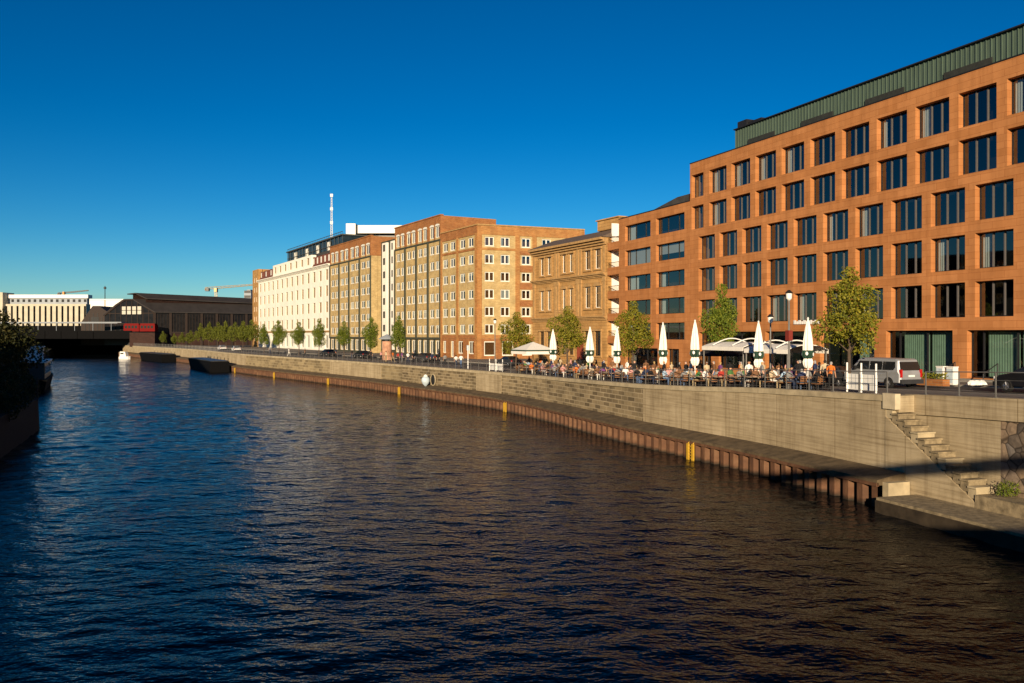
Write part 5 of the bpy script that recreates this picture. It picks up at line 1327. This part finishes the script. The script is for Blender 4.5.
ST_=[(575,2.0,'standing','navy','khaki','waiter-like person in navy top standing left of the villa parasol'),(604,1.9,'standing','black','dark blue','person in black standing between the villa and loggia parasols'),(686,5.8,'standing','black','black','person in black standing behind the tables left of the slim tree'),(740,5.0,'standing','orange','grey','person in orange standing under the left awning'),(749,1.6,'standing','white','grey','person in white top standing by the railing left of the large closed parasol'),(762,1.2,'standing','grey','grey','person in grey standing right below the large closed parasol'),(800,2.2,'standing','black','black','person in black standing right of the tall lamp post'),(825,2.6,'standing','beige','black','person in cream top standing beside the one in orange'),(831,2.2,'standing','orange','black','person in bright orange jacket near the white barrier'),(815,3.0,'walking','navy','black','person in navy walking toward the person in orange'),
 (456,2.5,'walking','white','dark blue','left person of the pair in white tops on the promenade'),(461,2.4,'walking','white','blue denim','right person of the pair in white tops on the promenade'),(432,4.5,'standing','navy','black','person in navy standing before the dark doorway of the corner block'),(438,4.2,'standing','black','black','person in black standing before the dark doorway of the corner block'),(445,3.6,'walking','grey','black','person in grey walking toward the corner block doorway'),
 (393,3.6,'walking','orange','khaki','person in orange top walking right of the advertising column'),(398,3.4,'standing','red','black','person in red standing under the dark narrow tree'),(402,3.8,'standing','purple','grey','person in purple standing under the dark narrow tree'),(408,4.0,'walking','white','dark blue','person in white top walking right of the dark narrow tree'),(413,4.4,'standing','black','black','person in black standing in front of the second brick block'),(381,4.2,'walking','pink','black','person in pink walking left of the advertising column'),(386,4.0,'standing','beige','khaki','person in beige standing in front of the advertising column'),(371,4.5,'walking','black','black','person in black walking under the tree left of the column'),(352,6,'standing','black','dark blue','person in black near the leftmost brick block'),(336,6,'standing','navy','black','person in navy before the corner of the white office block'),(289,2.5,'walking','white','white','person in white walking before the white office block'),(305,4,'walking','brown','black','person in brown walking before the white office block'),(270,5,'walking','grey','dark blue','person in grey walking before the left end of the white block')]
BOT['orange2']=(.55,.13,.02)
for px,o,pose,top,bot,lab in ST_:
    p,s=at_px(px,o); person((p.x,p.y,p.z+.005),pose,top,bot,rng.uniform(0,6.28),lab,'people on the promenade',rng.uniform(.97,1.06))
n_=0; q_=519.0
while q_<815 and n_<34:
    q_+=rng.uniform(6.5,11.5); o_=rng.choice((3.4,4.9,6.2,6.9)); p,s=at_px(q_,o_)
    for _ in range(80):
        top=rng.choice(tops); l=place(q_)
        if (top,l,'st') not in used: break
    else: continue
    used.add((top,l,'st')); n_+=1
    person((p.x,p.y,p.z+.005),rng.choice(('standing','walking')),top,rng.choice(bots),rng.uniform(0,6.28),'person in %s top standing %s'%(top,l.replace('by the','behind the') if l.startswith('by') else l),'people standing on the terrace',rng.uniform(.96,1.06))
# ------------------------------------------------------------------ street furniture
def lamp(px,o,yt,lab,double=False,box=None):
    p,s=at_px(px,o); H=HP(yt,p.y)-p.z; root=empty('street_lamp',p,lab,'lamp',None,q_heading(s))
    m_=MB(); m_.tube((0,0,0),(0,0,.9),.11,.10,10); m_.tube((0,0,.9),(0,0,H-.5),.07,.05,10); m_.build('pole',[M['rail']],root)
    m_=MB(); m_.lathe([(.07,H-.55),(.16,H-.45),(.18,H-.12),(.10,H-.02),(.02,H)],12); m_.build('lantern',[M['whitewall']],root)
    m_=MB(); m_.lathe([(.21,H-.14),(.22,H-.10),(.06,H+.06)],12); m_.build('lantern_cap',[M['steel_dark']],root)
    if box: m_=MB(); m_.box(-.16,.16,-.14,.14,H*box,H*box+.6); m_.build('sign_box',[M['sign_red']],root)
lamp(789,1.0,291,'tallest grey lamp post in front of the right awning',box=.50); lamp(770.5,4.5,315,'thinner grey lamp post between large parasol and right awning'); lamp(495,2.2,319,'thin lamp post left of the open cream parasol')
def barrier(px0,px1,o,lab,tall=1.0):
    pa,sa=at_px(px0,o); pb,sb=at_px(px1,o); c=(pa+pb)/2; L=(pb-pa).length; root=empty('terrace_barrier',c,lab,'barrier',None,q_heading((sa+sb)/2))
    m_=MB(); m_.box(-L/2,L/2,-.02,.02,.15,1.0*tall); m_.build('panel',[M['white']],root)
    for k in range(3): m_=MB(); x=-L/2+L*k/2; m_.tube((x,.06,0),(x,.06,1.6*tall),.05,n=8); m_.build('post',[M['white']],root)
    m_=MB()
    for k in range(1,7): m_.box(-L/2+L*k/7-.012,-L/2+L*k/7+.012,-.03,.03,.2,.98*tall)
    m_.box(-L/2,L/2,-.03,.03,.52*tall,.56*tall); m_.build('seam',[M['haze_grey']],root)
barrier(877,848,2.0,'white canvas terrace barrier on three posts in front of the silver van'); barrier(503,490,2.0,'small white terrace barrier left of the open cream parasol',.9)
p,s=at_px(468,2.6); root=empty('sign_post',p,'white post with a small sign right of the pair in white tops','sign',None,q_heading(s))
m_=MB(); m_.tube((0,0,0),(0,0,2.9),.07); m_.build('post',[M['white']],root); m_=MB(); m_.box(-.3,.3,-.03,.03,2.3,2.95); m_.build('plate',[M['bluewhite']],root)
p,s=at_px(948,15.0); root=empty('white_box',p,'pair of pale utility boxes by the entrance steps of the terracotta block','cabinet',None,q_heading(s)); root.scale=(.72,.72,.85)
for x in (-.85,.3): m_=MB(); m_.box(x,x+.75,-.3,.3,.05,1.35); m_.box(x-.03,x+.78,-.33,.33,1.35,1.42); m_.box(x+.05,x+.70,-.27,.27,0,.05); m_.build('cabinet',[M['white']],root)
m_=MB()
for x in (-.8,.35): m_.box(x,x+.65,.301,.315,.15,1.25)
m_.build('door',[M['bluewhite']],root)
p,s=at_px(926,13.2); root=empty('planter',p,'low rust red planter box before the green shop windows','planter',None,q_heading(s))
m_=MB(); m_.box(-1.6,1.6,-.3,.3,0,.45); m_.build('box',[M['rbrick']],root)
m_=MB(); r_=random.Random(9)
for _ in range(700):
    q=Vector((r_.uniform(-1.5,1.5),r_.uniform(-.25,.25),.42+r_.random()*.35)); d=Vector((r_.uniform(-1,1),r_.uniform(-1,1),r_.uniform(0,1)))*.12; m_.add([q,q+d,q+d.orthogonal()*.5],[(0,1,2)])
m_.build('plants',[M['leaf_gold']],root)
p,s=at_px(978,14.5); root=empty('cloth_bundle',(p.x,p.y,p.z+.02),'crumpled white bags lying on the pavement by the entrance','bag',None,.3)
for k in range(3):
    m_=MB(); m_.lathe([(.12,0),(.3,.06),(.27,.22),(.1,.36)],10,0,(-.5+.5*k,.1*k,0),wob=lambda i,q:1+.2*math.sin(i*2.1+q*1.7+k)); m_.build('bag',[M['white']],root)
# advertising column
p,s=at_px(387,9.0); root=empty('advertising_column',p,'advertising column with grey conical roof between two promenade trees','column',None,0)
m_=MB(); m_.lathe([(1.15,0),(1.15,.5),(1.02,.55),(1.02,4.3)],24); m_.build('drum',[M['poster'] if 'poster' in M else plain('faded_posters',(.45,.24,.15),.8,.5,.9)],root)
m_=MB(); m_.lathe([(1.05,4.3),(1.05,4.75)],24); m_.build('neck',[M['steel_dark']],root)
m_=MB(); m_.lathe([(1.75,4.75),(1.78,4.9),(1.1,5.35),(.3,5.75),(.05,6.0)],24); m_.build('roof',[M['haze_grey']],root); root.scale=(.8,.8,.74)
# ------------------------------------------------------------------ vehicles (local +x = forward)
def wheel(root,x,y,r,w):
    m_=MB(); sgn=1 if y>0 else -1; n=20
    prof=[(r*.62,-w/2),(r*.93,-w/2),(r,-w*.32),(r,w*.32),(r*.93,w/2),(r*.62,w/2)]
    vs=[];N=len(prof)
    for i in range(n):
        t=2*math.pi*i/n
        for a,b in prof: vs.append((x+a*math.cos(t),y+b,r+a*math.sin(t)))
    m_.add(vs,[(i*N+k,((i+1)%n)*N+k,((i+1)%n)*N+(k+1)%N,i*N+(k+1)%N) for i in range(n) for k in range(N)])
    wr=m_.build('wheel',[M['rubber']],root)
    m_=MB(); m_.tube((x,y-w*.35,r),(x,y+w*.42*sgn if sgn>0 else y+w*.35,r),r*.61,r*.61,18)
    if sgn<0: m_=MB(); m_.tube((x,y+w*.35,r),(x,y-w*.42,r),r*.61,r*.61,18)
    for k in range(5):
        t=2*math.pi*k/5; c,s_=math.cos(t),math.sin(t); yy=y+sgn*w*.43
        m_.tube((x,yy,r),(x+c*r*.58,yy,r+s_*r*.58),.04,.03,5)
    m_.build('rim',[M['chrome']],wr)
def vehicle(name,root,prof,W,belt,paint,tumble=.12,wheels=(),wr=.33,sidewin=(),front=None,rear=None):
    """prof: closed outline (x,z); body lofted over five widths with tumblehome above the belt line and wheel arches cut as dark wells"""
    m_=MB(); n=len(prof); secs=[(-1,1.0),(-.86,1.0),(0,1.0),(.86,1.0),(1,1.0)]
    cx=sum(p[0] for p in prof)/n; zmax=max(p[1] for p in prof)
    def P(x,z,f):
        k=max(0,(z-belt)/(zmax-belt)); inset=1-.0 if abs(f)<.9 else 1
        y=f*W/2*(1-tumble*k*1.0)
        e=.035 if abs(f)>.95 else 0   # rounded edge
        return (x*(1-e*1.0)+cx*e, y, z-(e*1.0*(z-.9)))
    for f,_ in secs: m_.v+= [P(x,z,f) for x,z in prof]
    for j in range(len(secs)-1):
        for i in range(n): m_.f.append((j*n+i,j*n+(i+1)%n,(j+1)*n+(i+1)%n,(j+1)*n+i)); m_.m.append(0)
    m_.f.append(tuple(range(n-1,-1,-1))); m_.f.append(tuple(range(4*n,5*n))); m_.m+= [0,0]
    b_=m_.build('body',[paint],root,smooth=False)
    bv=b_.modifiers.new('edge_round','BEVEL'); bv.width=.04; bv.segments=2; bv.limit_method='ANGLE'; bv.angle_limit=R(35)
    def yk(z): k=max(0,(z-belt)/(zmax-belt)); return W/2*(1-tumble*k)
    for poly in sidewin:
        for sg in (-1,1):
            q=MB(); q.add([(x,sg*(yk(z)+.012),z) for x,z in poly]+[(x,sg*(yk(z)-.02),z) for x,z in poly],[tuple(range(len(poly))) if sg<0 else tuple(range(len(poly)-1,-1,-1))]+[(i,(i+1)%len(poly),len(poly)+(i+1)%len(poly),len(poly)+i) for i in range(len(poly))])
            q.build('side_window',[M['carglass']],root)
    for nm,scr in (('windscreen',front),('rear_window',rear)):
        if scr:
            (x0,z0),(x1,z1),off=scr; q=MB(); a,b=yk(z0)*.88,yk(z1)*.88; q.add([(x0+off,-a,z0),(x0+off,a,z0),(x1+off,b,z1),(x1+off,-b,z1),(x0-off*.6,-a,z0),(x0-off*.6,a,z0),(x1-off*.6,b,z1),(x1-off*.6,-b,z1)],[(0,1,2,3),(0,4,5,1),(2,6,7,3),(1,5,6,2),(0,3,7,4)]); q.build(nm,[M['carglass']],root)
    for x in wheels:
        for sg in (-1,1):
            q=MB(); n2=14; q.add([(x+(wr+.07)*math.cos(math.pi*i/n2),sg*(W/2+.006),wr+(wr+.07)*math.sin(math.pi*i/n2)) for i in range(n2+1)]+[(x+(wr+.07),sg*(W/2+.006),.22),(x-(wr+.07),sg*(W/2+.006),.22)][::-1]*0,[tuple(range(n2+1))]); q.build('wheel_arch',[M['black']],root)
            wheel(root,x,sg*(W/2-.08),wr,.22)
def lights(root,xf,xr,W,zf,zr,hr=.35):
    for sg in (-1,1):
        q=MB(); q.box(xf-.16,xf+.015,sg*W*.38-.16,sg*W*.38+.16,zf-.09,zf+.09); q.build('headlight',[M['clear_lens']],root)
        q=MB(); q.box(xr-.015,xr+.12,sg*W*.43-.08,sg*W*.43+.08,zr-hr/2,zr+hr/2); q.build('tail_light',[M['red_lens']],root)
def van():
    Z=53.6; p,s=at_px(882,11.2); head=q_heading(s)
    root=empty('van',(p.x,p.y,p.z-.125),'silver grey passenger van parked with its pale rear end toward the viewer','van',None,head)
    prof=[(-2.42,.38),(-2.44,.95),(-2.36,1.15),(-2.18,1.85),(-2.0,1.93),(.9,1.95),(1.2,1.86),(1.86,1.18),(2.38,1.0),(2.5,.75),(2.48,.36)]
    vehicle('van',root,prof,1.92,1.12,M['silver'],.13,(-1.5,1.5),.34,[[(-2.05,1.2),(-1.0,1.2),(-1.0,1.74),(-1.98,1.74)],[(-.92,1.2),(.1,1.2),(.1,1.74),(-.92,1.74)],[(.2,1.2),(1.45,1.2),(1.05,1.74),(.2,1.74)]],((1.80,1.22),(1.24,1.82),.03),((-2.36,1.2),(-2.22,1.74),-.03))
    lights(root,2.46,-2.44,1.92,.82,1.0,.5)
    for xx,nm in ((2.46,'front_bumper'),(-2.52,'rear_bumper')): q=MB(); q.box(xx-.03,xx+.10,-.93,.93,.34,.62); q.build(nm,[M['cargrey']],root)
    q=MB(); q.box(-2.47,-2.45,-.26,.26,.78,.9); q.build('number_plate',[M['white']],root)
    for sg in (-1,1): q=MB(); q.box(1.28,1.45,sg*1.02-.1,sg*1.02+.1,1.15,1.4); q.build('mirror',[M['black']],root)
van()
def sedan(px,o,paint,lab,heading=0,cat='car',group=None,sc=1.0):
    p,s=at_px(px,o); root=empty('parked_car',(p.x,p.y,p.z-.125),lab,cat,group,q_heading(s)+heading); root.scale=(sc,)*3
    prof=[(-2.1,.30),(-2.15,.72),(-1.95,.95),(-1.45,1.02),(-.95,1.40),(.25,1.44),(1.0,.98),(1.85,.82),(2.12,.62),(2.12,.28)]
    vehicle('car',root,prof,1.76,.98,paint,.20,(-1.32,1.32),.32,[[(-1.3,1.02),(-.35,1.02),(-.35,1.36),(-.9,1.36)],[(-.28,1.02),(.82,1.02),(.2,1.38),(-.28,1.38)]],((.96,1.03),(.30,1.41),.03),((-1.42,1.05),(-.98,1.38),-.03))
    lights(root,2.1,-2.13,1.76,.66,.80,.16)
    for xx,nm in ((2.1,'front_bumper'),(-2.16,'rear_bumper')): q=MB(); q.box(xx-.03,xx+.07,-.84,.84,.28,.5); q.build(nm,[M['black']],root)
    return root
sedan(1044,11.6,M['carblack'],'black car cut off by the right edge of the picture on the street',0.0,sc=1.12)
sedan(805,12.6,M['cargrey'],'dark grey car parked in the shade behind the right end of the terrace')
sedan(835,11.4,M['cargrey'],'dark grey car parked behind the broad yellowing tree')
sedan(509,13.0,M['cargrey'],'dark car parked behind the small white barrier at the corner block')
for px,lab in ((222,'white car parked among the bright station trees'),(236,'white car parked right behind the first white one')): sedan(px,6.0,M['carwhite'],lab,group='white cars parked on the far quay')
sedan(328,12,M['carblack'],'black car parked before the left corner of the leftmost brick block'); sedan(362,12,M['carblack'],'black car parked between two trees before the leftmost brick block'); sedan(425,12.5,M['cargrey'],'grey car parked before the second brick block')
